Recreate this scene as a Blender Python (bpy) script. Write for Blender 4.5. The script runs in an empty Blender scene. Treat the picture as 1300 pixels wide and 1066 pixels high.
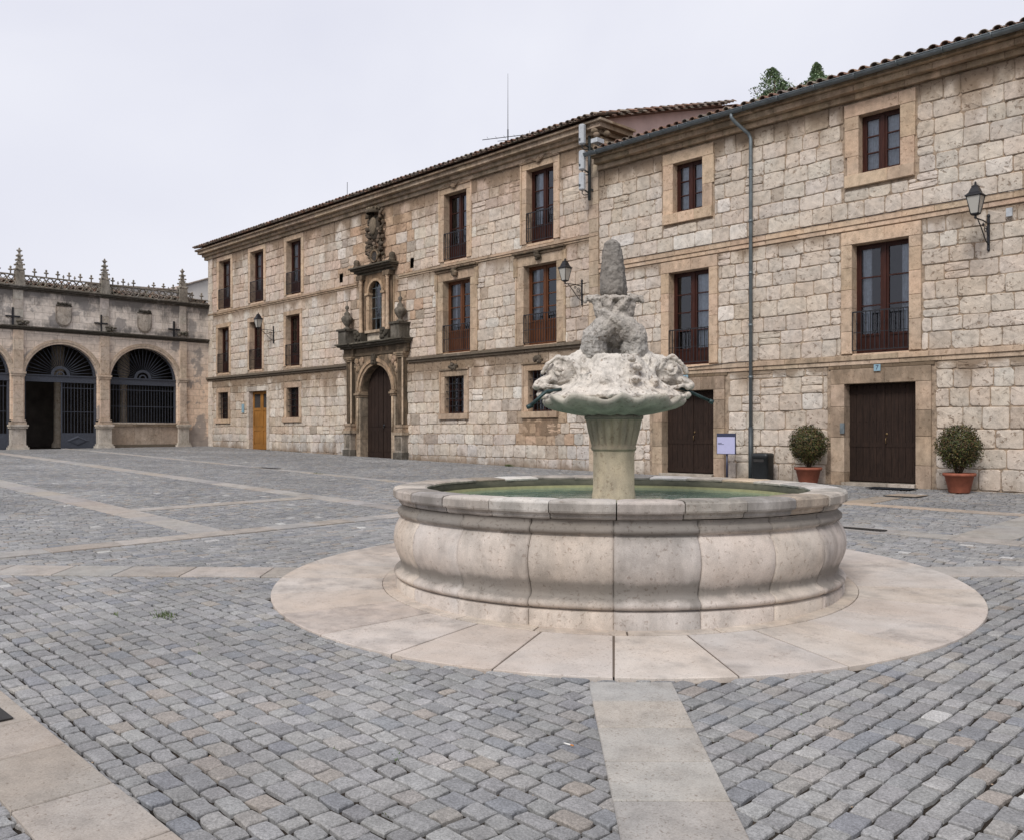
import bpy, bmesh, math, random
import numpy as np
from mathutils import Vector, noise as mnoise
PI = math.pi
sin, cos = math.sin, math.cos
scene = bpy.context.scene
COL = scene.collection
YW = 20.12          # plane of the long facade
XG = -42.51         # plane of the arcaded gallery
FC = (-6.27, 7.53)  # centre of the fountain
RV = (0.6922, 0.7214)    # axes of the fountain sculpture
FV = (-0.7214, 0.6922)

# ------------------------------------------------------------------ helpers
class MB:
    def __init__(s): s.v=[]; s.f=[]; s.c=[]; s.sm=[]
    def add(s, vs, fs, col=(.4,.4,.4,0), smooth=False):
        b=len(s.v); s.v.extend(vs)
        if len(col)==3: col=(*col,0)
        s.c.extend([col]*len(vs))
        for f in fs: s.f.append([b+i for i in f]); s.sm.append(smooth)
    def box(s, x0,x1,y0,y1,z0,z1, col=(.4,.4,.4,0)):
        s.add([(x0,y0,z0),(x1,y0,z0),(x1,y1,z0),(x0,y1,z0),(x0,y0,z1),(x1,y0,z1),(x1,y1,z1),(x0,y1,z1)],
              [(0,3,2,1),(4,5,6,7),(0,1,5,4),(1,2,6,5),(2,3,7,6),(3,0,4,7)], col)
    def lathe(s, prof, n=24, c=(0,0,0), col=(.4,.4,.4,0), smooth=True, rf=None, a0=0.0, a1=2*PI, cap=False):
        full=abs(a1-a0-2*PI)<1e-6
        m=n if full else n+1
        vs=[]
        for j,(r,z) in enumerate(prof):
            for i in range(m):
                a=a0+(a1-a0)*i/n
                rr=r*(rf(a,z,r) if rf else 1)
                vs.append((c[0]+rr*cos(a), c[1]+rr*sin(a), c[2]+z))
        fs=[]
        for j in range(len(prof)-1):
            for i in range(n):
                k=(i+1)%m
                fs.append((j*m+i, j*m+k, (j+1)*m+k, (j+1)*m+i))
        if cap:
            fs.append(tuple(range(m))[::-1]); fs.append(tuple((len(prof)-1)*m+i for i in range(m)))
        s.add(vs,fs,col,smooth)
    def tube(s, pts, r, n=8, col=(.4,.4,.4,0), cap=True):
        P=[Vector(p) for p in pts]; m=len(P)
        rs=r if isinstance(r,(list,tuple)) else [r]*m
        vs=[]; prev=None
        for i,p in enumerate(P):
            t=(P[min(i+1,m-1)]-P[max(i-1,0)]).normalized()
            if prev is None:
                a=Vector((0,0,1)) if abs(t.z)<.9 else Vector((1,0,0))
                u=t.cross(a).normalized()
            else: u=(prev-t*prev.dot(t)).normalized()
            prev=u; w=t.cross(u)
            for k in range(n):
                an=2*PI*k/n; vs.append(tuple(p+u*(rs[i]*cos(an))+w*(rs[i]*sin(an))))
        fs=[(i*n+k, i*n+(k+1)%n, (i+1)*n+(k+1)%n, (i+1)*n+k) for i in range(m-1) for k in range(n)]
        if cap: fs+= [tuple(range(n))[::-1], tuple((m-1)*n+k for k in range(n))]
        s.add(vs,fs,col,True)
    def ell(s, c, r, n=10, col=(.4,.4,.4,0), rot=None):
        vs=[]; 
        for j in range(1,n):
            ph=PI*j/n
            for i in range(n*2):
                a=PI*i/n; vs.append(Vector((r[0]*sin(ph)*cos(a), r[1]*sin(ph)*sin(a), r[2]*cos(ph))))
        vs+= [Vector((0,0,r[2])),Vector((0,0,-r[2]))]
        if rot is not None: vs=[rot@v for v in vs]
        vs=[(v.x+c[0],v.y+c[1],v.z+c[2]) for v in vs]
        N=n*2; fs=[(j*N+i, (j+1)*N+i, (j+1)*N+(i+1)%N, j*N+(i+1)%N) for j in range(n-2) for i in range(N)]
        t=len(vs)-2
        fs+=[(t,i,(i+1)%N) for i in range(N)]+[(t+1,(n-2)*N+(i+1)%N,(n-2)*N+i) for i in range(N)]
        s.add(vs,fs,col,True)
    def build(s, name, mat, parent=None, recalc=True):
        off=Vector(parent_world(parent)) if parent else Vector((0,0,0))
        me=bpy.data.meshes.new(name)
        me.from_pydata([(p[0]-off.x,p[1]-off.y,p[2]-off.z) for p in s.v],[],s.f)
        at=me.attributes.new('col','FLOAT_COLOR','POINT')
        at.data.foreach_set('color',[x for c in s.c for x in c])
        me.polygons.foreach_set('use_smooth', s.sm)
        if recalc:
            bm=bmesh.new(); bm.from_mesh(me); bmesh.ops.recalc_face_normals(bm,faces=bm.faces); bm.to_mesh(me); bm.free()
        me.materials.append(mat)
        o=bpy.data.objects.new(name,me); COL.objects.link(o)
        if parent: o.parent=parent
        return o
def parent_world(p):
    v=Vector((0,0,0))
    while p is not None: v+=p.location; p=p.parent
    return v
def tag(o,label=None,cat=None,group=None,kind=None):
    if label: o['label']=label
    if cat: o['category']=cat
    if group: o['group']=group
    if kind: o['kind']=kind
    return o
def thing(name,loc,label,cat,group=None):
    o=bpy.data.objects.new(name,None); COL.objects.link(o); o.location=loc
    o.empty_display_size=.2
    return tag(o,label,cat,group)
def rnd(a,b): return random.uniform(a,b)
def jit(c,a):
    k=1+rnd(-a,a); return (c[0]*k*(1+rnd(-a,a)*.18), c[1]*k, c[2]*k*(1+rnd(-a,a)*.25), c[3] if len(c)>3 else 0)
GC=[-0.37685546,-0.60616218,0.740857,0.12738126,0.74284413,0.01856134,0.06916972,0.21153475]
def gz(x,y):
    x=min(max(x,-46.),4.)/20; y=min(max(y,-3.),21.)/20
    return GC[0]+GC[1]*x+GC[2]*y+GC[3]*x*x+GC[4]*x*y+GC[5]*y*y+GC[6]*x**3+GC[7]*x*x*y

# ------------------------------------------------------------------ materials
class NT:
    def __init__(s,name):
        s.m=bpy.data.materials.new(name); s.m.use_nodes=True; s.t=s.m.node_tree
        s.b=s.t.nodes['Principled BSDF']; s.geo=s.n('ShaderNodeNewGeometry')
    def n(s,ty,**kw):
        x=s.t.nodes.new(ty)
        for k,v in kw.items(): setattr(x,k,v)
        return x
    def l(s,a,b): s.t.links.new(a,b)
    def put(s,sock,v):
        if isinstance(v,bpy.types.NodeSocket): s.l(v,sock)
        elif isinstance(v,(tuple,list)) and len(v)==3 and sock.type=='RGBA': sock.default_value=(*v,1)
        else: sock.default_value=v
    def pos(s,scale=(1,1,1),rot=(0,0,0)):
        mp=s.n('ShaderNodeMapping'); s.l(s.geo.outputs['Position'],mp.inputs[0]); mp.inputs['Scale'].default_value=scale; mp.inputs['Rotation'].default_value=rot
        return mp.outputs[0]
    def noise(s,scale,detail=4,rough=.55,vec=None,dist=0):
        x=s.n('ShaderNodeTexNoise'); s.l(vec or s.geo.outputs['Position'],x.inputs['Vector'])
        x.inputs['Scale'].default_value=scale; x.inputs['Detail'].default_value=detail; x.inputs['Roughness'].default_value=rough; x.inputs['Distortion'].default_value=dist
        return x.outputs[0]
    def voro(s,scale,feature='F1',vec=None,out='Distance'):
        x=s.n('ShaderNodeTexVoronoi',feature=feature); s.l(vec or s.geo.outputs['Position'],x.inputs['Vector']); x.inputs['Scale'].default_value=scale
        return x.outputs[out]
    def ramp(s,fac,stops):
        x=s.n('ShaderNodeValToRGB'); s.l(fac,x.inputs[0]); e=x.color_ramp.elements
        while len(e)<len(stops): e.new(.5)
        for i,(p,c) in enumerate(stops):
            e[i].position=p; e[i].color=(c,c,c,1) if not isinstance(c,tuple) else (*c,1)
        return x.outputs[0]
    def mix(s,fac,a,b,mode='MIX'):
        x=s.n('ShaderNodeMix',data_type='RGBA',blend_type=mode)
        s.put(x.inputs[0],fac); s.put(x.inputs[6],a); s.put(x.inputs[7],b); return x.outputs[2]
    def math(s,op,a,b=0,c=None):
        x=s.n('ShaderNodeMath',operation=op); s.put(x.inputs[0],a); s.put(x.inputs[1],b)
        if c is not None: s.put(x.inputs[2],c)
        return x.outputs[0]
    def attr(s):
        x=s.n('ShaderNodeAttribute'); x.attribute_name='col'; return x.outputs['Color'],x.outputs['Alpha']
    def bump(s,h,strength=.5,dist=.02,nrm=None):
        x=s.n('ShaderNodeBump'); x.inputs['Strength'].default_value=strength; x.inputs['Distance'].default_value=dist; s.l(h,x.inputs['Height'])
        if nrm: s.l(nrm,x.inputs['Normal'])
        return x.outputs[0]
    def done(s,col,rough=.85,nrm=None,spec=.3,metal=0):
        s.put(s.b.inputs['Base Color'],col); s.put(s.b.inputs['Roughness'],rough); s.b.inputs['Specular IOR Level'].default_value=spec; s.b.inputs['Metallic'].default_value=metal
        if nrm: s.l(nrm,s.b.inputs['Normal'])
        return s.m

def stone(name,base=None,vary=.35,pits=.7,pit_scale=14,bump=.6,bdist=.02,stain=(.10,.075,.05),stain_amt=.0,fine=70,lich=0,med=7):
    """weathered stone; base None = colour attribute, its alpha = how much weather stain the block carries"""
    t=NT(name); col,al=t.attr()
    if base: col=base; al=0.0
    m=t.noise(med,6,.6); f=t.noise(fine,4,.7); lg=t.noise(.9,5,.6)
    c=t.mix(1,col,t.ramp(m,[(.25,1-vary),(.5,1.0),(.75,1+vary*.6)]),'MULTIPLY')
    c=t.mix(1,c,t.ramp(f,[(.3,.80),(.7,1.16)]),'MULTIPLY')
    c=t.mix(t.ramp(lg,[(.35,0),(.7,.35)]),c,t.mix(1,c,(1.0,.80,.62),'MULTIPLY'))
    # weather stains: vertical runs and blotches
    st=t.noise(2.2,7,.65,t.pos((1.6,1.6,.55)))
    s1=t.math('ADD',st,t.math('MULTIPLY',al,.55))
    sf=t.ramp(s1,[(.60,0),(.90,1)])
    sf=t.math('MULTIPLY',sf,t.math('MINIMUM',t.math('ADD',al,stain_amt),1.0))
    c=t.mix(sf,c,t.mix(.78,c,stain))
    pn=t.noise(pit_scale,3,.6,None,.6)
    pz=t.noise(1.7,3,.6)
    pf=t.ramp(t.math('ADD',pn,t.math('MULTIPLY',t.math('SUBTRACT',pz,.5),.25)),[(.33,0.0),(.40,1.0)])
    c=t.mix(t.math('MULTIPLY',t.math('SUBTRACT',1,pf),pits),c,t.mix(1,c,(.38,.30,.24),'MULTIPLY'))
    if lich:
        lf=t.ramp(t.noise(7,9,.8),[(.575,0),(.65,1)])
        c=t.mix(t.math('MULTIPLY',lf,lich),c,(.07,.068,.06))
    h=t.math('ADD',t.math('MULTIPLY',m,.7),t.math('MULTIPLY',f,.22))
    h=t.math('ADD',h,t.math('MULTIPLY',pf,.45*pits))
    return t.done(c,.9,t.bump(h,bump,bdist),.2)

M={}
M['block']=stone('limestone_blocks',vary=.30,pits=.65,pit_scale=13,bump=.8,bdist=.03,stain=(.17,.115,.07),stain_amt=.05)
M['dressed']=stone('dressed_limestone',vary=.30,pits=.5,pit_scale=16,bump=.6,bdist=.02,stain=(.10,.075,.05),stain_amt=.2)
M['mortar']=stone('old_mortar',(.33,.26,.195),vary=.6,pits=.6,pit_scale=22,bump=.8,stain_amt=.1)
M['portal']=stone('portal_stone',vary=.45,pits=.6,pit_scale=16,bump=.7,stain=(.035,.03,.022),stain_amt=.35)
M['basin']=stone('basin_limestone',vary=.26,pits=.42,pit_scale=30,bump=.6,bdist=.014,stain=(.13,.12,.105),stain_amt=.25,fine=140,med=5)
M['finial']=stone('lichened_finial_stone',(.21,.20,.185),vary=.6,pits=.5,pit_scale=30,bump=.9,bdist=.02,lich=.45,fine=120,med=12)
M['tails']=stone('grey_carved_stone',(.38,.36,.33),vary=.55,pits=.7,pit_scale=30,bump=.9,bdist=.02,lich=.45,fine=120,med=12)
M['sculpt']=stone('carved_fountain_stone',(.55,.51,.455),vary=.48,pits=.8,pit_scale=26,bump=.7,bdist=.02,stain=(.10,.095,.085),stain_amt=.3,lich=.75,fine=120,med=12)
M['ring']=stone('apron_limestone',vary=.20,pits=.4,pit_scale=42,bump=.35,bdist=.008,stain=(.20,.18,.165),stain_amt=.7,fine=160,med=3)
M['slab']=stone('band_slabs',vary=.22,pits=.5,pit_scale=55,bump=.4,bdist=.006,stain=(.13,.12,.11),stain_amt=.4,fine=90,med=6)
def granite():
    t=NT('granite_setts'); col,al=t.attr()
    f=t.noise(75,6,.85); m=t.noise(14,5,.6); lg=t.noise(.55,4,.6)
    c=t.mix(1,col,t.ramp(f,[(.33,.50),(.5,1.0),(.66,1.55)]),'MULTIPLY')
    c=t.mix(1,c,t.ramp(m,[(.3,.84),(.7,1.15)]),'MULTIPLY')
    c=t.mix(1,c,t.ramp(lg,[(.3,.80),(.7,1.16)]),'MULTIPLY')
    h=t.math('ADD',t.math('MULTIPLY',m,.6),t.math('MULTIPLY',f,.12))
    return t.done(c,t.ramp(m,[(.3,.62),(.7,.85)]),t.bump(h,.55,.012),.35)
M['sett']=granite()
def dirt():
    t=NT('joint_dirt'); m=t.noise(3,5,.6); f=t.noise(120,3,.7)
    c=t.ramp(m,[(.3,(.018,.014,.011)),(.6,(.038,.030,.023)),(.80,(.17,.13,.10))])
    c=t.mix(1,c,t.ramp(f,[(.3,.7),(.7,1.25)]),'MULTIPLY')
    return t.done(c,.95,t.bump(f,.6,.01),.15)
M['dirt']=dirt()
def ashlar():
    t=NT('gallery_ashlar')
    sp=t.n('ShaderNodeSeparateXYZ'); t.l(t.geo.outputs['Position'],sp.inputs[0])
    cb=t.n('ShaderNodeCombineXYZ'); t.l(t.math('ADD',sp.outputs['Y'],t.math('MULTIPLY',sp.outputs['X'],.9)),cb.inputs[0]); t.l(sp.outputs['Z'],cb.inputs[1])
    br=t.n('ShaderNodeTexBrick'); t.l(cb.outputs[0],br.inputs['Vector'])
    br.inputs['Scale'].default_value=1; br.inputs['Brick Width'].default_value=.62; br.inputs['Row Height'].default_value=.31
    br.inputs['Mortar Size'].default_value=.006; br.inputs['Mortar Smooth'].default_value=.3; br.inputs['Bias'].default_value=0
    br.inputs['Color1'].default_value=(.68,.61,.54,1); br.inputs['Color2'].default_value=(.60,.53,.46,1); br.inputs['Mortar'].default_value=(.26,.21,.17,1)
    c=br.outputs['Color']
    m=t.noise(6,6,.6); lg=t.noise(.8,4,.6)
    c=t.mix(1,c,t.ramp(m,[(.3,.8),(.7,1.15)]),'MULTIPLY')
    z=sp.outputs['Z']
    # warm lower stones, black crust on the attic band and under the coping
    c=t.mix(t.math('MULTIPLY',t.ramp(t.math('MULTIPLY',z,.1),[(.38,1),(.62,0)]),.55),c,t.mix(1,c,(1.15,.86,.62),'MULTIPLY'))
    crust=t.noise(1.3,7,.7,t.pos((1,1,.55)))
    up=t.ramp(t.math('MULTIPLY',z,.1),[(.595,0),(.63,.7),(.66,.15),(.71,.35),(.765,.95)])
    cf=t.ramp(t.math('ADD',t.math('MULTIPLY',up,.32),crust),[(.60,0),(.78,1)])
    c=t.mix(t.math('MULTIPLY',cf,.85),c,(.10,.095,.092))
    lo=t.ramp(t.math('MULTIPLY',z,.1),[(.10,1),(.165,.6),(.21,0)])
    lf=t.ramp(t.math('ADD',t.math('MULTIPLY',lo,.28),t.noise(1.1,5,.6)),[(.56,0),(.61,1)])
    c=t.mix(t.math('MULTIPLY',lf,.75),c,(.23,.215,.205))
    h=t.math('ADD',t.math('MULTIPLY',m,.5),t.math('MULTIPLY',br.outputs['Fac'],-.5))
    return t.done(c,.9,t.bump(h,.5,.02),.2)
M['ashlar']=ashlar()
def simple(name,col,rough=.6,spec=.4,metal=0,nscale=12,namt=.18,bump=.15):
    t=NT(name); m=t.noise(nscale,5,.6)
    c=t.mix(1,col,t.ramp(m,[(.3,1-namt),(.7,1+namt)]),'MULTIPLY')
    return t.done(c,rough,t.bump(m,bump,.01),spec,metal)
def wood(name,c0,c1,rough=.55,sc=(14,14,1.1),spec=.2):
    t=NT(name); g=t.noise(3.5,6,.65,t.pos(sc),.6); w=t.noise(1.2,4,.6)
    c=t.ramp(g,[(.3,c0),(.7,c1)])
    c=t.mix(1,c,t.ramp(w,[(.3,.8),(.7,1.2)]),'MULTIPLY')
    return t.done(c,rough,t.bump(g,.35,.006),spec)
M['wood_red']=wood('red_brown_joinery',(.022,.008,.006),(.060,.020,.013),.45)
M['wood_orange']=wood('orange_brown_joinery',(.07,.026,.012),(.15,.058,.024),.45)
M['wood_dark']=wood('dark_door_planks',(.012,.0075,.006),(.036,.021,.015),.85)
M['wood_ochre']=wood('varnished_ochre_door',(.20,.085,.018),(.36,.17,.045),.4)
M['iron']=simple('black_iron',(.018,.018,.021),.5,.5,.3)
M['bluegrey']=simple('blue_grey_ironwork',(.055,.062,.080),.55,.4,.1)
M['zinc']=simple('grey_zinc',(.16,.185,.195),.5,.5,.4,nscale=5,namt=.25)
M['zinc_dark']=simple('dark_lead_pipe',(.05,.06,.065),.5,.4,.2)
M['antenna']=simple('pale_plastic',(.42,.44,.46),.5,.4)
M['bronze']=simple('green_bronze',(.035,.06,.06),.45,.5,.5,nscale=20,namt=.4)
M['terracotta']=simple('terracotta',(.26,.085,.05),.7,.3,nscale=9,namt=.2)
M['plaster_pink']=simple('pink_render',(.60,.44,.395),.9,.2,nscale=1.5,namt=.14,bump=.3)
M['plaster_pale']=simple('pale_render',(.66,.63,.59),.9,.2,nscale=1,namt=.12)
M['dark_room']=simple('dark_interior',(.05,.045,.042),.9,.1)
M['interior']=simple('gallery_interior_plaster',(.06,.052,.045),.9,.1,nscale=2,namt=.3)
M['curtain']=simple('net_curtain',(.78,.80,.83),.9,.1)
M['plate_blue']=simple('pale_blue_tile',(.22,.34,.40),.35,.5,namt=.05,bump=0)
M['paper']=simple('printed_panel',(.42,.42,.60),.5,.4,namt=.04,bump=0)
M['navy']=simple('navy_enamel',(.03,.035,.07),.4,.5,namt=.05,bump=0)
M['bin']=simple('dark_steel',(.012,.014,.015),.45,.5)
M['mat']=simple('black_mat',(.02,.022,.027),.9,.1)
M['rubber']=simple('dark_grating',(.03,.028,.026),.7,.3)
M['bark']=simple('bark',(.09,.065,.045),.9,.1,nscale=20,namt=.4,bump=.6)
M['white']=simple('white_paper',(.7,.68,.64),.8,.2,bump=0)
def tiles():
    t=NT('old_roof_tiles'); col,al=t.attr(); m=t.noise(16,5,.65); k=t.noise(5,6,.7)
    c=t.mix(1,col,t.ramp(m,[(.3,.6),(.7,1.3)]),'MULTIPLY')
    c=t.mix(t.ramp(k,[(.5,0),(.66,.75)]),c,(.13,.125,.10))
    return t.done(c,.9,t.bump(m,.4,.01),.2)
M['tile']=tiles()
def leaves(name,a,b,c3):
    t=NT(name); col,al=t.attr()
    m=t.noise(3,4,.6); c=t.mix(1,col,t.ramp(m,[(.3,.75),(.7,1.25)]),'MULTIPLY')
    t.b.inputs['Subsurface Weight'].default_value=0
    return t.done(c,.6,None,.3)
M['leaf']=leaves('leaves',0,0,0)
def glass():
    t=NT('window_glass'); out=t.t.nodes['Material Output']; t.t.nodes.remove(t.b)
    gl=t.n('ShaderNodeBsdfGlossy'); gl.inputs['Roughness'].default_value=.03; gl.inputs['Color'].default_value=(.9,.93,1,1)
    w=t.noise(2.2,2,.5); bp=t.bump(w,.12,.02); t.l(bp,gl.inputs['Normal'])
    tr=t.n('ShaderNodeBsdfTransparent'); tr.inputs[0].default_value=(.62,.66,.70,1)
    fr=t.n('ShaderNodeFresnel'); fr.inputs['IOR'].default_value=1.6
    mx=t.n('ShaderNodeMixShader'); t.l(t.math('MINIMUM',t.math('MULTIPLY',fr.outputs[0],1.25),1),mx.inputs[0]); t.l(tr.outputs[0],mx.inputs[1]); t.l(gl.outputs[0],mx.inputs[2]); t.l(mx.outputs[0],out.inputs[0])
    return t.m
M['glass']=glass()
def lampglass():
    t=NT('frosted_lamp_glass'); return t.done((.40,.385,.345),.35,None,.5)
M['lampglass']=lampglass()
def water():
    t=NT('green_water'); n1=t.noise(5.0,3,.5); n2=t.noise(1.1,5,.6)
    c=t.ramp(n2,[(.35,(.075,.155,.125)),(.65,(.15,.24,.18))])
    t.b.inputs['IOR'].default_value=1.33
    return t.done(c,.04,t.bump(n1,.3,.02),.5)
M['water']=water()
def algae():
    t=NT('algae_wall'); n=t.noise(3,6,.65,t.pos((1,1,2.2)))
    return t.done(t.ramp(n,[(.3,(.045,.048,.034)),(.7,(.12,.115,.08))]),.7,t.bump(n,.4,.01),.3)
M['algae']=algae()

# ------------------------------------------------------------------ masonry
def PF(u,v,d): return (u,YW-d,v)
def PG(u,v,d): return (XG+d,u,v)
def subtract(rects,h):
    out=[]
    for (a,b,c,d) in rects:
        if h[0]>=b or h[1]<=a or h[2]>=d or h[3]<=c: out.append((a,b,c,d)); continue
        if a<h[0]: out.append((a,h[0],c,d))
        if b>h[1]: out.append((h[1],b,c,d))
        m0=max(a,h[0]); m1=min(b,h[1])
        if c<h[2]: out.append((m0,m1,c,h[2]))
        if d>h[3]: out.append((m0,m1,h[3],d))
    return out
def block(mb,P,u0,u1,v0,v1,dep,back,bev,col,j=.013,wob=.009):
    """one stone: worn 12-point outline with chipped corners, chamfered arris, slightly domed rough face"""
    um=(u0+u1)/2; vm=(v0+v1)/2; J=lambda: rnd(-j,j); C=lambda: rnd(.012,.05) if random.random()<.85 else rnd(.05,.09)
    def K(): return min(C(),(u1-u0)*.3),min(C(),(v1-v0)*.3)
    a,b=K(); o=[(u0+abs(J())*.5,v0+b),(u0+a,v0+abs(J())*.5),(um,v0+J()*.7)]
    a,b=K(); o+=[(u1-a,v0+abs(J())*.5),(u1-abs(J())*.5,v0+b),(u1+J()*.7,vm)]
    a,b=K(); o+=[(u1-abs(J())*.5,v1-b),(u1-a,v1-abs(J())*.5),(um,v1+J()*.7)]
    a,b=K(); o+=[(u0+a,v1-abs(J())*.5),(u0+abs(J())*.5,v1-b),(u0+J()*.7,vm)]
    P0=P; ph=mnoise.noise
    P=lambda a,b,d: P0(a+.012*ph(Vector((a*2.1,b*2.3,8.))),b+.028*ph(Vector((a*.6,b*.9,4.4)))+.016*ph(Vector((a*2.3,b*2.,1.4))),d)
    vs=[P(a,b,back) for a,b in o]
    vs+=[P(a,b,dep-bev*.9) for a,b in o]
    w=u1-u0; h=v1-v0
    for a,b in o:
        a2=um+(a-um)*(1-2*bev/max(w,.05)); b2=vm+(b-vm)*(1-2*bev/max(h,.05))
        vs.append(P(a2,b2,dep+rnd(-wob,wob)))
    vs.append(P(um+rnd(-.1,.1)*w,vm+rnd(-.1,.1)*h,dep+rnd(0,wob*1.6)))
    fs=[]
    for k in range(12):
        n=(k+1)%12
        fs.append((k,n,12+n,12+k)); fs.append((12+k,12+n,24+n,24+k)); fs.append((24+k,24+n,36))
    mb.add(vs,fs,col)
def drips(mb,lines,base):
    """weather stain weight per vertex: water runs below ledges, damp at the foot"""
    cache={}
    for i,(x,y,z) in enumerate(mb.v):
        k=round(x*8); 
        if k not in cache: cache[k]=max(.12,.55+1.1*mnoise.noise(Vector((x*1.9,3.,1.)))+.5*mnoise.noise(Vector((x*6,1.,1.))))
        q=cache[k]; a=.10
        for zk,amp,d in lines:
            if z<=zk+.03: a+=amp*math.exp(-(zk-z)/(d*q))
        g=gz(x,y); a+=base*math.exp(-max(0,z-g)/(.55*q))
        c=mb.c[i]; mb.c[i]=(c[0],c[1],c[2],min(1,a))
def masonry(mb,P,u0,u1,v0,v1,holes,colf,ch=(.38,.48),bw=(.36,.78),joint=.014,dep=(.010,.032),back=-.02):
    v=v0
    while v<v1-.02:
        h=rnd(*ch)
        if v+h>v1-.18: h=v1-v
        u=u0-rnd(0,.5)
        while u<u1:
            w=rnd(*bw)
            if random.random()<.12: w*=1.35
            a=max(u,u0); b=min(u+w,u1)
            if b>a:
                rr=[(a,b,v,v+h)]
                if random.random()<.07 and w>.5: rr=[(a,b,v,v+h*.48),(a,b,v+h*.48,v+h)]
                for hh in holes: rr=subtract(rr,hh)
                d=rnd(*dep); c=colf((a+b)/2,v+h/2)
                for r in rr:
                    if r[1]-r[0]>.07 and r[3]-r[2]>.07:
                        block(mb,P,r[0]+joint/2,r[1]-joint/2,r[2]+joint/2,r[3]-joint/2,d,back,.014,c)
            u+=w
        v+=h
def backing(mb,P,u0,u1,v0,v1,holes,d=-.001,thick=.45):
    us=sorted({u0,u1}|{min(max(h[k],u0),u1) for h in holes for k in (0,1)}); vs=sorted({v0,v1}|{min(max(h[k],v0),v1) for h in holes for k in (2,3)})
    for i in range(len(us)-1):
        for j in range(len(vs)-1):
            a,b,c,e=us[i],us[i+1],vs[j],vs[j+1]
            cu,cv=(a+b)/2,(c+e)/2
            if any(h[0]<cu<h[1] and h[2]<cv<h[3] for h in holes): continue
            mb.add([P(a,c,d),P(b,c,d),P(b,e,d),P(a,e,d),P(a,c,-thick),P(b,c,-thick),P(b,e,-thick),P(a,e,-thick)],[(0,1,2,3),(7,6,5,4)],(.3,.24,.18,.2))
def dstone(mb,P,u0,u1,v0,v1,d0,d1,col,bev=.01):
    """a dressed stone from depth d0 (behind) to d1 (front) with a chamfer on its face"""
    vs=[P(u0,v0,d0),P(u1,v0,d0),P(u1,v1,d0),P(u0,v1,d0),P(u0,v0,d1-bev),P(u1,v0,d1-bev),P(u1,v1,d1-bev),P(u0,v1,d1-bev),
        P(u0+bev,v0+bev,d1),P(u1-bev,v0+bev,d1),P(u1-bev,v1-bev,d1),P(u0+bev,v1-bev,d1)]
    fs=[(3,2,1,0)]
    for r in (0,4):
        for k in range(4):
            n=(k+1)%4; fs.append((r+k,r+n,r+4+n,r+4+k))
    fs.append((8,9,10,11)); mb.add(vs,fs,col)
WARM=(.51,.39,.285); PALE=(.54,.48,.41); TAN=(.43,.325,.235); BROWN=(.33,.24,.165); GREY=(.24,.215,.185)
def run(mb,P,u0,u1,v0,v1,d0,d1,col,seg=(.6,1.1),st=.2,gap=.004,amt=.14):
    u=u0
    while u<u1-1e-4:
        e=min(u1,u+rnd(*seg))
        if u1-e<.2: e=u1
        c=jit(col,amt); dstone(mb,P,u+gap/2,e-gap/2,v0,v1,d0,d1+rnd(-.002,.002),(c[0],c[1],c[2],st+rnd(-.1,.15)),.008)
        u=e
def vrun(mb,P,u0,u1,v0,v1,d0,d1,col,seg=(.4,.8),st=.15,gap=.005,amt=.12,ragged=0,side=0):
    v=v0
    while v<v1-1e-4:
        e=min(v1,v+rnd(*seg))
        if v1-e<.18: e=v1
        c=jit(col,amt); r=rnd(0,ragged); 
        dstone(mb,P,u0-(r if side<0 else 0),u1+(r if side>0 else 0),v+gap/2,e-gap/2,d0,d1+rnd(-.002,.002),(c[0],c[1],c[2],st+rnd(-.1,.15)),.008)
        v=e

# ------------------------------------------------------------------ windows and doors
def surround(par,x0,x1,z0,z1,jw,lh,proud=.03,col=WARM,sill=0,sillp=.07,ears=False,st=.15,deep=.33,name='stone_surround',outer=False):
    mb=MB()
    for sgn,(a,b) in ((-1,(x0-jw,x0)),(1,(x1,x1+jw))):
        vrun(mb,PF,a,b,z0,z1,-deep,proud,col,st=st,ragged=.10 if ears else 0,side=sgn)
    e=.08 if ears else 0
    run(mb,PF,x0-jw-e,x1+jw+e,z1+.002,z1+lh,-deep,proud+.004,col,seg=(.7,1.6),st=st+.1)
    if outer:
        run(mb,PF,x0-jw-.07,x1+jw+.07,z1+lh+.002,z1+lh+.07,-.02,proud+.05,col,seg=(.7,1.6),st=st+.3)
        vrun(mb,PF,x0-jw-.07,x0-jw-.002,z0,z1+lh,-.02,proud+.02,col,st=st); vrun(mb,PF,x1+jw+.002,x1+jw+.07,z0,z1+lh,-.02,proud+.02,col,st=st)
    if sill: run(mb,PF,x0-jw-.06,x1+jw+.06,z0-sill,z0-.002,-deep,proud+sillp,col,seg=(.5,1.3),st=st)
    return mb.build(name,M['dressed'],par)
def railing(par,x0,x1,z0,h=.92,out=.035,n=None,side=-.012):
    mb=MB(); xa=x0-side; xb=x1+side
    y=YW-out
    for zz,t in ((z0+.07,.010),(z0+h,.014),(z0+h*.5,.007)):
        mb.box(xa,xb,y-.012,y+.012,zz-t,zz+t)
        if zz!=z0+h*.5:
            for xx in (xa,xb): mb.box(xx-.012,xx+.012,y+.012,YW+.03,zz-t,zz+t)
    n=n or max(6,int((xb-xa)/.105))
    for i in range(n+1):
        x=xa+(xb-xa)*i/n; r=.008
        mb.box(x-r,x+r,y-r,y+r,z0+.08,z0+h-.012)
        if 0<i<n and i%2: mb.ell((x,y,z0+h*.72),(.018,.018,.03),4)
    return mb.build('railing',M['iron'],par)
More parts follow.
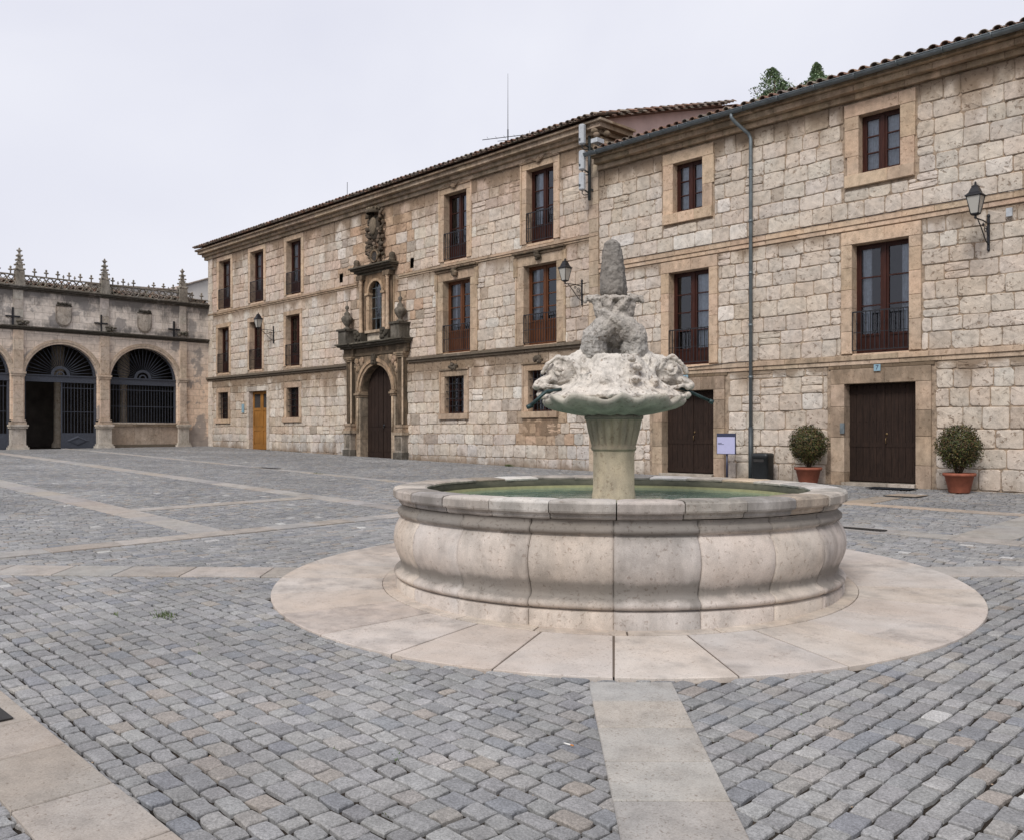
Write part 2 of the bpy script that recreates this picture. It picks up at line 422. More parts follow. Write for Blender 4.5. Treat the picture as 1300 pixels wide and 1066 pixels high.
def window(b,x0,x1,z0,z1,rows=4,mat='wood_red',panel=.2,dep=.27,curtain='full',rail=True,jw=.2,lh=.2,sw=None,**kw):
    """casement window: timber frame, two leaves of small panes; panes, curtain, railing, surround are its children"""
    mb=MB(); y=YW+dep; t=.055
    def bar(a,c,d,e,f=.035,g=0): mb.box(a,c,y-f-g,y+.03-g*.5,d,e)
    bar(x0,x0+t,z0,z1); bar(x1-t,x1,z0,z1); bar(x0+t,x1-t,z1-t,z1); bar(x0+t,x1-t,z0,z0+t)
    xm=(x0+x1)/2; bar(xm-.045,xm+.045,z0+t,z1-t,.05)
    leaves=[(x0+t,xm-.045),(xm+.045,x1-t)]; st=.05; pz=z0+t+(z1-z0)*panel
    for a,c in leaves:
        bar(a,a+st,z0+t,z1-t,.025); bar(c-st,c,z0+t,z1-t,.025)
        bar(a+st,c-st,z1-t-st,z1-t,.025); bar(a+st,c-st,z0+t,z0+t+st,.025)
        if panel>0:
            bar(a+st,c-st,pz-.05,pz,.025); mb.box(a+st,c-st,y-.004,y+.018,z0+t+st,pz-.05)
            nn=3
            for k in range(1,nn+1): 
                xx=a+st+(c-a-2*st)*k/(nn+1); mb.box(xx-.012,xx+.012,y-.014,y-.004,z0+t+st,pz-.05)
        lo=pz if panel>0 else z0+t+st; hi=z1-t-st
        for k in range(1,rows):
            zz=lo+(hi-lo)*k/rows; bar(a+st,c-st,zz-.014,zz+.014,.018)
    f=mb.build('window',M[mat],b)
    g=MB(); lo=pz if panel>0 else z0+t+st
    for a,c in leaves:
        yy=y+.008; tl=rnd(-.004,.004)
        g.add([(a+st,yy,lo),(c-st,yy+tl,lo),(c-st,yy+tl,z1-t-st),(a+st,yy,z1-t-st)],[(0,1,2,3)])
    g.build('pane',M['glass'],f,False)
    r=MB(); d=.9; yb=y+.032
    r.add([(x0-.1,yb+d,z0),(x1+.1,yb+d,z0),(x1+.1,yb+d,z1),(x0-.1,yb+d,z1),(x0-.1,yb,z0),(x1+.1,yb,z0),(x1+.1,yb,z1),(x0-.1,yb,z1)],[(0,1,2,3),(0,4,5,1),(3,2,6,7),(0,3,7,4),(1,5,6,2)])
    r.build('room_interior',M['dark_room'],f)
    if curtain:
        sides={'full':[0,1],'right':[1],'left':[0],'half':[0,1]}[curtain]
        cm=MB()
        for s_ in sides:
            a,c=leaves[s_]
            if curtain=='half': 
                if s_==0: c=a+(c-a)*.45
                else: a=c-(c-a)*.45
            n=22; top=z1-.05; bot=z0+.05; vs=[]; ph=rnd(0,6)
            for i in range(n+1):
                x=a+(c-a)*i/n; yy=yb+.07+.018*sin(i*1.35+ph)+.008*sin(i*2.9)
                vs+= [(x,yy,bot),(x+.008*sin(i),yy-.004,top)]
            cm.add(vs,[(2*i,2*i+2,2*i+3,2*i+1) for i in range(n)],smooth=True)
        cm.build('curtain',M['curtain'],f,False)
    if rail: railing(f,x0,x1,z0,h=min(.95,(z1-z0)*.42))
    if sw is not False: surround(f,x0,x1,z0,z1,jw,lh,deep=dep+.02,**kw)
    # stone threshold inside the reveal
    s=MB(); dstone(s,PF,x0,x1,z0-.09,z0-.003,-dep-.02,.012,jit(WARM,.1)); s.build('threshold',M['dressed'],f)
    return f
def small_window(b,x0,x1,z0,z1,jw=.2,lh=.2,sill=.2,grille=True,crest=False,apron=0):
    y=YW+.24; mb=MB(); t=.06
    mb.box(x0,x0+t,y-.04,y+.03,z0,z1); mb.box(x1-t,x1,y-.04,y+.03,z0,z1); mb.box(x0+t,x1-t,y-.04,y+.03,z1-t,z1); mb.box(x0+t,x1-t,y-.04,y+.03,z0,z0+t)
    xm=(x0+x1)/2; mb.box(xm-.03,xm+.03,y-.045,y+.03,z0+t,z1-t)
    for zz in (z0+(z1-z0)*.36,z0+(z1-z0)*.66): mb.box(x0+t,x1-t,y-.03,y+.02,zz-.015,zz+.015)
    f=mb.build('window',M['wood_red'],b)
    g=MB(); g.add([(x0+t,y+.01,z0+t),(x1-t,y+.01,z0+t),(x1-t,y+.01,z1-t),(x0+t,y+.01,z1-t)],[(0,1,2,3)]); g.build('pane',M['glass'],f,False)
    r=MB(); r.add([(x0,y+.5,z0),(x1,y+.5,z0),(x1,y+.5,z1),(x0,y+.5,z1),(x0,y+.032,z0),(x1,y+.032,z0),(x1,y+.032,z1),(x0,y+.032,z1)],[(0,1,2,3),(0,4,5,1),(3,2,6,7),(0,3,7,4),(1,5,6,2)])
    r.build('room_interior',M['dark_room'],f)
    if grille:
        gr=MB(); n=6
        for i in range(1,n): 
            x=x0+(x1-x0)*i/n; gr.box(x-.011,x+.011,YW+.05,YW+.072,z0,z1)
        for k in range(1,5):
            zz=z0+(z1-z0)*k/5; gr.box(x0,x1,YW+.046,YW+.076,zz-.009,zz+.009)
        gr.build('grille',M['iron'],f)
    s=surround(f,x0,x1,z0,z1,jw,lh,sill=sill,deep=.26,st=.35,col=TAN if crest else WARM,outer=crest)
    if crest:
        c=MB(); 
        for k in range(9):
            a=rnd(-.16,.16); c.ell((xm+a,YW-.08,z1+lh+.1+rnd(-.04,.16)*(1-abs(a)*3)),(rnd(.05,.09),.06,rnd(.05,.09)),6,jit((.16,.13,.10,.6),.2))
        c.build('carved_crest',M['portal'],f)
    if apron:
        a=MB(); run(a,PF,x0-jw-.04,x1+jw+.04,z0-sill-apron,z0-sill-.004,-.05,.03,BROWN,seg=(.5,.7),st=.5); a.build('stone_apron',M['dressed'],f)
    return f
def plank_door(b,x0,x1,z0,z1,mat='wood_dark',dep=.24,n=5,panels=False,name='door'):
    mb=MB(); y=YW+dep; xm=(x0+x1)/2
    for s_,(a,c) in enumerate(((x0+.005,xm-.006),(xm+.006,x1-.005))):
        w=(c-a)/n
        for k in range(n):
            o=rnd(-.003,.003); mb.box(a+k*w+.004,a+(k+1)*w-.004,y-.02+o,y+.03,z0+.01,z1-.01)
            for zz in (z0+.10,z0+(z1-z0)*.37,z0+(z1-z0)*.62,z0+(z1-z0)*.93):
                mb.ell((a+(k+.5)*w,y-.022,zz),(.014,.01,.014),4)
        for zz in (z0+.03,z0+(z1-z0)*.36,z0+(z1-z0)*.90):
            mb.box(a+.002,c-.002,y-.030,y-.021,zz,zz+.10)
    mb.box(xm-.03,xm+.03,y-.045,y-.031,z0+.01,z1-.01)
    mb.box(x0,x1,y+.03,y+.05,z0,z1)
    d=mb.build(name,M[mat],b)
    h=MB(); h.tube([(xm+.07,y-.03,z0+1.02),(xm+.07,y-.09,z0+1.0),(xm+.07,y-.09,z0+.9),(xm+.07,y-.03,z0+.88)],.009,6); h.ell((xm+.07,y-.035,z0+1.1),(.028,.012,.028),6)
    h.build('handle',simple_brass,d)
    return d
simple_brass=simple('dull_brass',(.17,.11,.05),.45,.5,.6)

# ------------------------------------------------------------------ the long building (A) and the wing (B)
random.seed(11)
XA0,XA1=-42.51,-17.32; XB1=4.2
TOPA=10.10; TOPB=9.22
winT=[(-41.42,-40.20),(-38.27,-37.05),(-35.04,-33.84),(-24.37,-23.17),(-20.30,-19.12)]
winM=[(-41.52,-40.36),(-38.34,-37.18),(-35.10,-33.94)]
winM2=[(-24.42,-22.98),(-20.42,-18.99)]
winG=[(-41.46,-40.44),(-35.04,-34.02),(-24.33,-23.31),(-20.22,-19.18)]
slits=[(-30.93,-30.67,7.60,7.95),(-26.30,-26.08,7.57,7.93)]
PX=-28.28
holesA=[(a,b,7.54,9.86) for a,b in winT]+[(a,b,4.48,6.66) for a,b in winM]+[(a,b,4.36,6.85) for a,b in winM2]+[(a,b,2.28,3.55) for a,b in winG]+[(-38.40,-36.76,.0,3.50)]+slits
holesA+= [(PX-1.0,PX+1.0,-1,4.18),(PX-.42,PX+.42,5.5,7.35)]
def lerp(a,b,t): t=max(0,min(1,t)); return tuple(p+(q-p)*t for p,q in zip(a,b))
ROSY=(.50,.39,.315)
def zoneA(u,v):
    n=mnoise.noise(Vector((u*.30,v*.40,1.7))); n2=mnoise.noise(Vector((u*.9,v*1.1,9.)))
    t=.45+1.1*n+.5*n2+rnd(-.25,.25); k=rnd(0,1)
    if v>7.4: c=lerp(PALE,ROSY,t*.9+(.2 if u<-33 else 0)+max(0,(v-9.3))*.7)
    elif v>4.3: c=lerp(PALE,ROSY,t*.7-.12)
    elif v>1.5: c=lerp(PALE,TAN,t*.8-.25+max(0,v-3.5)*.5)
    else: c=lerp((.47,.445,.415),PALE,t)
    if abs(u-PX)<1.9+rnd(-.9,.9) and v>5: c=lerp((.46,.33,.235),TAN,t-.2)
    if abs(u+19.7)<.9+rnd(-.3,.4) and 1.2<v<2.2: c=lerp(TAN,BROWN,t-.3)
    if k<.035: c=lerp(c,(.30,.25,.20),.7)
    elif k>.95: c=lerp(c,(.60,.56,.50),.8)
    return jit(c,.10)
def zoneB(u,v):
    n=mnoise.noise(Vector((u*.4,v*.5,7.3))); k=rnd(0,1)
    t=.3+1.1*n+rnd(-.25,.25)
    c=lerp((.545,.492,.43),(.50,.43,.355),t)
    if v>8.3: c=lerp(c,(.45,.36,.27),(v-8.3)*.7+rnd(-.2,.1))
    if k<.03: c=lerp(c,(.36,.30,.24),.6)
    elif k>.96: c=lerp(c,(.62,.59,.54),.8)
    return jit(c,.08)
A=thing('long_stone_building',(-29.9,YW,gz(-29.9,YW)),'long three-storey limestone building with a carved baroque portal and tiled eaves, left of the drainpipe','building')
def grow(h,l,r,b,t): return (h[0]-l,h[1]+r,h[2]-b,h[3]+t)
clipA=[]
for h in holesA:
    if h in slits: clipA.append(h)
    elif h[2]==7.54: clipA.append(grow(h,.2,.2,.10,.2))
    elif h[2]==4.48: clipA.append(grow(h,.18,.18,.12,.18))
    elif h[2]==4.36: clipA.append(grow(h,.36,.36,.0,.42))
    elif h[2]==2.28: clipA.append(grow(h,.2,.2,.2,.2))
    elif h[2]==.0: clipA.append(grow(h,.2,.2,0,.22))
    else: clipA.append(h)
clipA+=[(PX-1.75,PX+1.75,-1,5.5),(PX-1.0,PX+1.0,5,7.95)]
w=MB()
masonry(w,PF,XA0+.32,XA1-.3,.1,4.13,clipA,zoneA,ch=(.32,.42),bw=(.30,.58))
masonry(w,PF,XA0+.32,XA1-.3,4.33,7.28,clipA,zoneA,ch=(.31,.42),bw=(.32,.62))
masonry(w,PF,XA0+.32,XA1-.3,7.43,TOPA,clipA,zoneA,ch=(.31,.42),bw=(.32,.68))
drips(w,[(10.12,1.4,.95),(7.28,1.1,.40),(4.14,1.4,.95)],.9)
w.build('wall',M['block'],A)
w=MB(); backing(w,PF,XA0,XA1,-.2,10.75,holesA)
# end walls and back so the building is a solid thing
w.add([(XA0,YW,7.5),(XA0,YW+13.6,7.5),(XA0,YW+13.6,10.7),(XA0,YW,10.7)],[(0,1,2,3)],(.4,.3,.22,.2))
w.add([(XA0,YW+13.6,0),(XA1,YW+13.6,0),(XA1,YW+13.6,10.7),(XA0,YW+13.6,10.7)],[(0,1,2,3)],(.4,.3,.22,.2))
w.build('mortar_bed',M['mortar'],A)
g=MB(); g.add([(XA1,YW-.0,9.0),(XA1,YW+13.6,9.0),(XA1,YW+13.6,10.85),(XA1,YW+6.8,12.78),(XA1,YW,10.75),(XA1-.3,YW,9.0),(XA1-.3,YW+13.6,9.0),(XA1-.3,YW+13.6,10.85),(XA1-.3,YW+6.8,12.78),(XA1-.3,YW,10.75)],
  [(0,1,2,3,4),(9,8,7,6,5),(0,4,9,5)]); g.build('gable_wall',M['plaster_pink'],A)
q=MB()
vrun(q,PF,XA0,XA0+.36,.3,TOPA,-.05,.045,PALE,seg=(.35,.5),ragged=.16,side=1,st=.3); q.build('quoins',M['dressed'],A); q=MB()
vrun(q,PF,XA1-.34,XA1+.02,.3,TOPA,-.05,.05,(.46,.37,.28),seg=(.35,.5),ragged=.0,st=.25)
q.build('quoins',M['dressed'],A)
s=MB()
def string(mb,a,b,z0,z1,p,col,st):
    run(mb,PF,a,b,z0,z0+(z1-z0)*.45,-.03,p*.55,col,st=st); run(mb,PF,a,b,z0+(z1-z0)*.45+.002,z1,-.03,p,col,st=st)
string(s,XA0,PX-1.95,4.14,4.32,.16,(.25,.225,.195),.85); s.build('string_course',M['dressed'],A); s=MB(); string(s,PX+1.95,XA1-.0,4.14,4.32,.16,(.27,.235,.195),.8)
s.build('string_course',M['dressed'],A)
s=MB(); string(s,XA0,PX-1.35,7.28,7.42,.07,(.40,.30,.215),.35); s.build('string_course',M['dressed'],A); s=MB(); string(s,PX+1.35,XA1+.02,7.28,7.42,.07,(.43,.33,.24),.3); s.build('string_course',M['dressed'],A)
c=MB()
for z0,z1,p in ((TOPA,TOPA+.14,.10),(TOPA+.142,TOPA+.26,.22),(TOPA+.262,TOPA+.40,.40),(TOPA+.402,TOPA+.47,.50)):
    run(c,PF,XA0-.3,XA1+p,z0,z1,-.03,p,(.47,.38,.285),seg=(.5,1.2),st=.45)
    c.box(XA1-.3,XA1+p,YW+.031,YW+1.1,z0,z1-.002,(.33,.25,.17,.5))
    c.box(XA0-p,XA0-.302,YW-p,YW+1.0,z0+.001,z1-.001,(.33,.25,.17,.5))
# broken carved scroll end at the right corner
for k in range(16):
    c.ell((XA1+.25+rnd(-.12,.16),YW-.30+rnd(-.1,.35),9.55+k*.055),(rnd(.08,.15),rnd(.08,.15),rnd(.05,.09)),6,jit((.33,.26,.19,.6),.2))
c.build('cornice',M['dressed'],A)

ROOFX=None
def roof(par,x0,x1,y0,z0,y1,z1,pitch,seedv):
    random.seed(seedv); mb=MB(); xf=ROOFX; n=int((x1-x0)/pitch); L=math.hypot(y1-y0,z1-z0); dy,dz=(y1-y0)/L,(z1-z0)/L; seg=.42; ns=int(L/seg)+1
    for i in range(n+1):
        cx=x0+(x1-x0)*i/n+rnd(-.012,.012)
        for cov in (0,1):
            for k in range(ns):
                if cov==0 and k>1: break
                s0=k*seg-(.03 if cov else .0)+rnd(-.02,.02); s1=min(s0+seg+.06,L)
                r0=pitch*.37*(1.0); r1=r0*.82; xx=cx+(pitch/2 if not cov else 0); vs=[]; m=6
                lift=.02+.012*cov+rnd(-.006,.006)
                for (sv,r,up) in ((s0,r0,.03),(s1,r1,.0)):
                    for th in (0,-.018):
                        for a in range(m+1):
                            an=PI*a/m; zz=(sin(an)*(r+th))*(.8 if cov else -.7)
                            vs.append((xx+cos(an)*(r+th), y0+dy*sv-dz*up*.3, z0+dz*sv+zz+up+lift+(.045 if cov else .05)))
                q=m+1; fs=[]
                for a in range(m):
                    fs+=[(a,a+1,2*q+a+1,2*q+a),(q+a,3*q+a,3*q+a+1,q+a+1),(a,q+a,q+a+1,a+1)]
                c=random.choice([(.22,.125,.09),(.25,.16,.115),(.19,.14,.11),(.25,.205,.165),(.17,.135,.115)])
                mb.add(vs,fs,jit(c,.2),True)
    # roof deck under the tiles
    mb.add([(x0-.1,y0+.06,z0-.012),(x1+.1,y0+.06,z0-.012),(x1+.1,y1,z1-.012),(x0-.1,y1,z1-.012),(x0-.1,2*y1-y0,z0),(x1+.1,2*y1-y0,z0)],[(0,1,2,3),(3,2,5,4)],(.2,.12,.09,0))
    if xf: mb.v=[xf(v) for v in mb.v]
    return mb.build('roof',M['tile'],par,False)
roof(A,XA0-.42,XA1+.25,YW-.60,TOPA+.475,YW+6.8,12.82,.235,3)
random.seed(21)
for i,(a,b) in enumerate(winT):
    f=window(A,a,b,7.54,9.86,rows=3,panel=.24,mat='wood_red',jw=.2,lh=.2,curtain=['half','full','full','right','left'][i],outer=i>2,st=.2,col=WARM)
    if i>2:
        m_=MB(); x=(a+b)/2
        for s_ in (-1,1): m_.tube([(x+s_*.62,YW-.07,10.13),(x+s_*.3,YW-.09,10.16),(x+s_*.14,YW-.09,10.08),(x,YW-.10,10.05)],.035,6,(.36,.26,.18,.4))
        m_.ell((x,YW-.08,10.08),(.12,.06,.11),6,(.36,.27,.19,.4)); m_.build('carved_crest',M['portal'],f)
for i,(a,b) in enumerate(winM):
    window(A,a,b,4.48,6.66,rows=3,panel=.24,jw=.18,lh=.18,curtain=['half',None,None][i],st=.25)
for i,(a,b) in enumerate(winM2):
    f=window(A,a,b,4.36,6.85,rows=4,panel=.30,mat='wood_orange',jw=.30,lh=.30,curtain='half',st=.35,outer=True,col=(.49,.38,.275))
    m_=MB(); x=(a+b)/2; zt=7.15
    run(m_,PF,x-1.12,x+1.12,zt+.075,zt+.13,-.02,.17,(.34,.25,.17),st=.7)
    for s_ in (-1,1):   # ears of the moulded frame
        m_.box(x+s_*1.06-.08,x+s_*1.06+.08,YW-.065,YW-.0,6.55,zt-.002,(.42,.32,.22,.4))
    for k in range(12):
        m_.ell((x+rnd(-.12,.12),YW-.13,zt-.08+rnd(-.1,.16)),(rnd(.04,.08),.08,rnd(.05,.09)),6,jit((.22,.17,.12,.7),.25))
    m_.build('carved_crest',M['portal'],f)
for i,(a,b) in enumerate(winG):
    small_window(A,a,b,2.28,3.55,crest=i>1,apron=.55 if i==3 else 0)
for a,b,c_,d_ in slits:
    m_=MB(); m_.box(a,b,YW+.15,YW+.2,c_,d_); m_.build('slit_opening',M['dark_room'],A)
# varnished door
dz0=gz(-37.5,YW)+.02
mb=MB(); y=YW+.22; x0,x1,z1=-38.40,-36.76,3.50; xm=(x0+x1)/2
for a,c_ in ((x0,xm-.005),(xm+.005,x1)):
    mb.box(a,a+.12,y-.03,y+.03,dz0,z1); mb.box(c_-.12,c_,y-.03,y+.03,dz0,z1)
    lv=[dz0,dz0+.2,dz0+.85,dz0+.97,dz0+1.75,dz0+1.87,z1-.12,z1]
    for k in (0,2,4,6): mb.box(a+.12,c_-.12,y-.03,y+.03,lv[k],lv[k+1])
    for k in (1,3): mb.box(a+.12,c_-.12,y-.008,y+.02,lv[k],lv[k+1]); mb.box(a+.19,c_-.19,y-.022,y-.008,lv[k]+.07,lv[k+1]-.07)
d=mb.build('door',M['wood_ochre'],A)
g=MB(); g.box(x0+.12,x1-.12,y+.0,y+.012,lv[5],lv[6]); g.build('pane',M['dark_room'],d)
h=MB(); h.tube([(xm+.06,y-.03,dz0+1.05),(xm+.06,y-.09,dz0+1.05),(xm+.16,y-.09,dz0+1.05)],.012,6); h.build('handle',simple_brass,d)
surround(d,x0,x1,dz0,z1,.2,.22,deep=.24,col=PALE,st=.25)

# ---- baroque portal
P_=MB(); pc=(.34,.25,.17); z0p=gz(PX,YW)-.02
spring=3.18; rin=1.0
# archivolt mouldings and panel with arched opening
def archband(mb,P,cx,zs,r0,r1,d0,d1,col,n=28,a0=0,a1=PI):
    for k in range(n):
        t0=a0+(a1-a0)*k/n+.001; t1=a0+(a1-a0)*(k+1)/n-.001
        q=[(cx+r*cos(t),zs+r*sin(t)) for t,r in ((t0,r0),(t0,r1),(t1,r1),(t1,r0))]
        vs=[P(u,v,d0) for u,v in q]+[P(u,v,d1) for u,v in q]
        mb.add(vs,[(0,1,2,3),(7,6,5,4),(0,4,5,1),(1,5,6,2),(2,6,7,3),(3,7,4,0)],jit(col,.06))
def spandrel(mb,P,u0,u1,cx,zs,r,ztop,d0,d1,col,n=28):
    front=[];
    for k in range(n+1):
        t=PI-PI*k/n; front.append((cx+r*cos(t),zs+r*sin(t)))
    for k in range(n):
        (a,za),(b,zb)=front[k],front[k+1]
        mb.add([P(a,za,d1),P(b,zb,d1),P(b,ztop,d1),P(a,ztop,d1),P(a,za,d0),P(b,zb,d0),P(b,ztop,d0),P(a,ztop,d0)],[(0,1,2,3),(0,4,5,1),(7,6,5,4)],col)
    for a,b in ((u0,cx-r),(cx+r,u1)):
        if b>a: mb.add([P(a,zs,d1),P(b,zs,d1),P(b,ztop,d1),P(a,ztop,d1),P(a,zs,d0),P(b,zs,d0),P(b,ztop,d0),P(a,ztop,d0)],[(0,1,2,3),(0,4,5,1),(4,7,6,5),(0,3,7,4),(1,5,6,2),(3,2,6,7)],col)
spandrel(P_,PF,PX-1.75,PX+1.75,PX,spring,rin,4.55,-.35,.08,(*pc,.6))
archband(P_,PF,PX,spring,1.0,1.12,-.3,.14,(*pc,.4)); archband(P_,PF,PX,spring,1.121,1.24,.06,.19,(.42,.30,.20,.4)); archband(P_,PF,PX,spring,1.241,1.33,.06,.15,(*pc,.6))
for s_ in (-1,1):   # jambs of the arch with impost blocks
    a=PX+s_*1.0; b=PX+s_*1.26
    vrun(P_,PF,min(a,b),max(a,b),z0p-.15,2.98,-.3,.14,(.37,.30,.225),seg=(.5,.9),st=.4)
    for k,(zz,pp) in enumerate(((2.985,.18),(3.06,.24),(3.13,.19))): P_.box(min(a,b)-.02-.02*(k==1),max(a,b)+.02+.02*(k==1),YW-pp,YW+.2,zz,zz+.07-.002,(*pc,.4))
    P_.tube([PF(PX+s_*1.13,z0p+1.0,.17),PF(PX+s_*1.13,2.95,.17)],.045,8,(.44,.34,.24,.3))
    a=PX+s_*1.262; b=PX+s_*1.75
    P_.box(min(a,b),max(a,b),YW-.06,YW+.3,z0p-.15,3.178,(*pc,.5))
random.seed(5)
for s_ in (-1,1):   # carved leaf work in the spandrels
    for k in range(16):
        t=rnd(.1,1); u=PX+s_*(.75+.75*t); zz=4.5-.75*rnd(0,1)*t-.05
        if math.hypot(u-PX,zz-spring)<1.36: continue
        P_.ell(PF(u,zz,.10),(rnd(.05,.10),.05,rnd(.06,.13)),6,jit((.40,.30,.21,.4),.25))
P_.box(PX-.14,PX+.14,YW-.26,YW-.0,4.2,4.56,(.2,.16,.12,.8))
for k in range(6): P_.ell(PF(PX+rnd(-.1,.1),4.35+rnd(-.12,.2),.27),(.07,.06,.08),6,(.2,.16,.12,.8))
# entablature, breaking forward over the pilasters
for z0,z1,p in ((4.56,4.68,.12),(4.682,4.86,.10),(4.862,4.93,.24),(4.932,5.0,.36),(5.002,5.06,.46)):
    dark=(.27,.245,.20) if z0>4.85 else pc
    run(P_,PF,PX-1.95-p*.5,PX+1.95+p*.5,z0,z1,-.02,p,dark,seg=(.7,1.2),st=.8)
    for s_ in (-1,1): P_.box(PX+s_*1.72-.30-p*.3,PX+s_*1.72+.30+p*.3,YW-p-.10,YW-p+.0,z0+.003,z1-.003,(*dark,.8))
portal=P_.build('portal',M['portal'],A)
for s_ in (-1,1):   # fluted pilasters on tall pedestals
    m_=MB(); x=PX+s_*1.65; gzz=gz(x,YW)-.15
    m_.box(x-.27,x+.27,YW-.34,YW-.0,gzz,gzz+.42,(.27,.25,.22,.7)); m_.box(x-.23,x+.23,YW-.30,YW,gzz+.422,gzz+1.05,(.36,.32,.27,.5))
    m_.box(x-.29,x+.29,YW-.36,YW,gzz+1.052,gzz+1.15,(.40,.33,.25,.4)); m_.box(x-.15,x+.15,YW-.315,YW-.301,gzz+.52,gzz+.95,(.30,.26,.21,.6))
    for k,(hh,e) in enumerate(((.10,.26),(.06,.22),(.10,.25))): m_.box(x-e,x+e,YW-e-.06,YW,gzz+1.152+k*.09,gzz+1.152+k*.09+.088,(.42,.32,.23,.4))
    zb=gzz+1.43; zt=4.36
    m_.box(x-.20,x+.20,YW-.18,YW,zb,zt,(.25,.185,.125,.7))
    for k in range(5): m_.box(x-.17+.08*k,x-.135+.08*k,YW-.215,YW-.181,zb+.08,zt-.06,(.30,.22,.15,.6))
    m_.box(x+.13,x+.20,YW-.24,YW-.216,zb+.02,zt-.02,(.46,.36,.26,.2))
    for k,(hh,e) in enumerate(((0,.22),(.07,.26),(.13,.29))): m_.box(x-e,x+e,YW-e-.02,YW,zt+.002+hh,zt+hh+.062,(.34,.26,.18,.5))
    m_.build('pilaster',M['portal'],portal)
for s_ in (-1,1):
    m_=MB(); x=PX+s_*1.72; m_.box(x-.26,x+.26,YW-.50,YW-.0,5.062,5.55,(.25,.23,.195,.7)); m_.box(x-.31,x+.31,YW-.56,YW,5.552,5.63,(.2,.18,.15,.8))
    m_.build('urn_pedestal',M['portal'],portal)
    m_=MB(); m_.lathe([(.0,5.632),(.13,5.632),(.14,5.68),(.06,5.74),(.10,5.80),(.21,5.95),(.23,6.05),(.17,6.14),(.10,6.18),(.12,6.24),(.05,6.33),(.04,6.40),(.08,6.46),(.07,6.52),(.02,6.58),(.012,6.74),(0,6.75)],14,(x,YW-.26,0),(.23,.205,.17,.6),rf=lambda a,z,r:1+.05*cos(a*7))
    m_.build('urn',M['portal'],portal)
# upper aedicule with arched window
m_=MB()
spandrel(m_,PF,PX-.72,PX+.72,PX,6.93,.42,7.62,-.28,.12,(.36,.25,.16,.5)); archband(m_,PF,PX,6.93,.421,.52,-.28,.17,(.42,.31,.21,.3),20)
for s_ in (-1,1):
    a=PX+s_*.42; b=PX+s_*.60; vrun(m_,PF,min(a,b),max(a,b),5.5,6.84,-.28,.15,(.45,.33,.23),seg=(.5,.8),st=.2)
    m_.box(min(a,b)-.03,max(a,b)+.03,YW-.2,YW+.1,6.842,6.928,(.42,.32,.22,.3))
    m_.box(PX+s_*.86-.16,PX+s_*.86+.16,YW-.10,YW+.1,5.4,7.62,(.30,.21,.14,.6))
    m_.box(PX+s_*1.0-.06,PX+s_*1.0+.06,YW-.06,YW,5.4,7.62,(.42,.32,.22,.3))
    m_.box(PX+s_*.86-.2,PX+s_*.86+.2,YW-.3,YW-.0,7.45,7.62,(.3,.22,.15,.6))
    # scroll console under each column
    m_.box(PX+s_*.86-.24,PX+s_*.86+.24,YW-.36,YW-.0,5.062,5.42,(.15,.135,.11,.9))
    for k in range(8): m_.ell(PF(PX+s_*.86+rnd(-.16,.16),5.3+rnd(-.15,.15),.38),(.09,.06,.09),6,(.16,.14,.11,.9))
m_.box(PX-.62,PX+.62,YW-.2,YW-.0,5.40,5.498,(.42,.33,.24,.3)); m_.box(PX-.60,PX+.60,YW-.08,YW-.0,5.062,5.398,(.48,.42,.34,.2))
for z0,z1,p in ((7.622,7.72,.16),(7.722,7.80,.28),(7.802,7.86,.42),(7.862,7.92,.50)):
    run(m_,PF,PX-1.12-p*.4,PX+1.12+p*.4,z0,z1,-.02,p,(.29,.255,.20),st=.8)
for s_ in (-1,1): m_.lathe([(0,0),(.14,0),(.15,.06),(.10,.16),(.13,.22),(.10,.32),(0,.36)],10,(PX+s_*1.15,YW-.2,7.922),(.24,.19,.14,.7))
m_.build('aedicule',M['portal'],portal)
for s_ in (-1,1):
    m_=MB(); m_.lathe([(.09,5.425),(.095,5.5),(.075,5.53),(.072,6.2),(.062,7.3),(.085,7.34),(.06,7.37),(.10,7.445)],12,(PX+s_*.86,YW-.20,0),(.46,.35,.25,.2)); m_.build('column',M['portal'],portal)
f_=MB(); y=YW+.0
for zz in (5.95,6.35,6.75,7.1): f_.box(PX-.42,PX+.42,y-.01,y+.01,zz-.01,zz+.01)
for xx in (-.14,.14): f_.box(PX+xx-.008,PX+xx+.008,y-.012,y+.012,5.5,7.33)
fw=f_.build('window',M['zinc'],A)
g=MB(); pts=[(PX-.42,5.5),(PX+.42,5.5)]+[(PX+.42*cos(t*PI/14),6.93+.42*sin(t*PI/14)) for t in range(15)]
g.add([(u,y+.015,v) for u,v in pts],[tuple(range(len(pts)))]); g.build('pane',M['glass'],fw,False)
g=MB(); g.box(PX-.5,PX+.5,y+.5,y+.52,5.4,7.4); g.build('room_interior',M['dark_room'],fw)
# great arched door
m_=MB(); y=YW+.22
for s_ in (-1,1):
    n=14; pts=[(PX+s_*.008,z0p),(PX+s_*.995,z0p)]+[(PX+s_*max(.008,.995*cos(t*PI/2/n)),spring+.995*sin(t*PI/2/n)) for t in range(n+1)]
    N=len(pts); m_.add([(u,y,v) for u,v in pts]+[(u,y+.06,v) for u,v in pts],[tuple(range(N)),tuple(range(2*N-1,N-1,-1))]+[(k,(k+1)%N,N+(k+1)%N,N+k) for k in range(N)])
    for k in range(4):
        u=PX+s_*(.06+.235*k); zt=spring+math.sqrt(max(0,.97-(.30+.235*k)**2)) if k<3 else spring+.2
        a,b=sorted((u,u+s_*.20)); m_.box(a,b,y-.014,y-.001,z0p+.25,z0p+1.05); m_.box(a,b,y-.014,y-.001,z0p+1.2,zt-.05)
m_.box(PX-.035,PX+.035,y-.03,y-.015,z0p,spring+.97)
dd=m_.build('portal_door',M['wood_dark'],A)
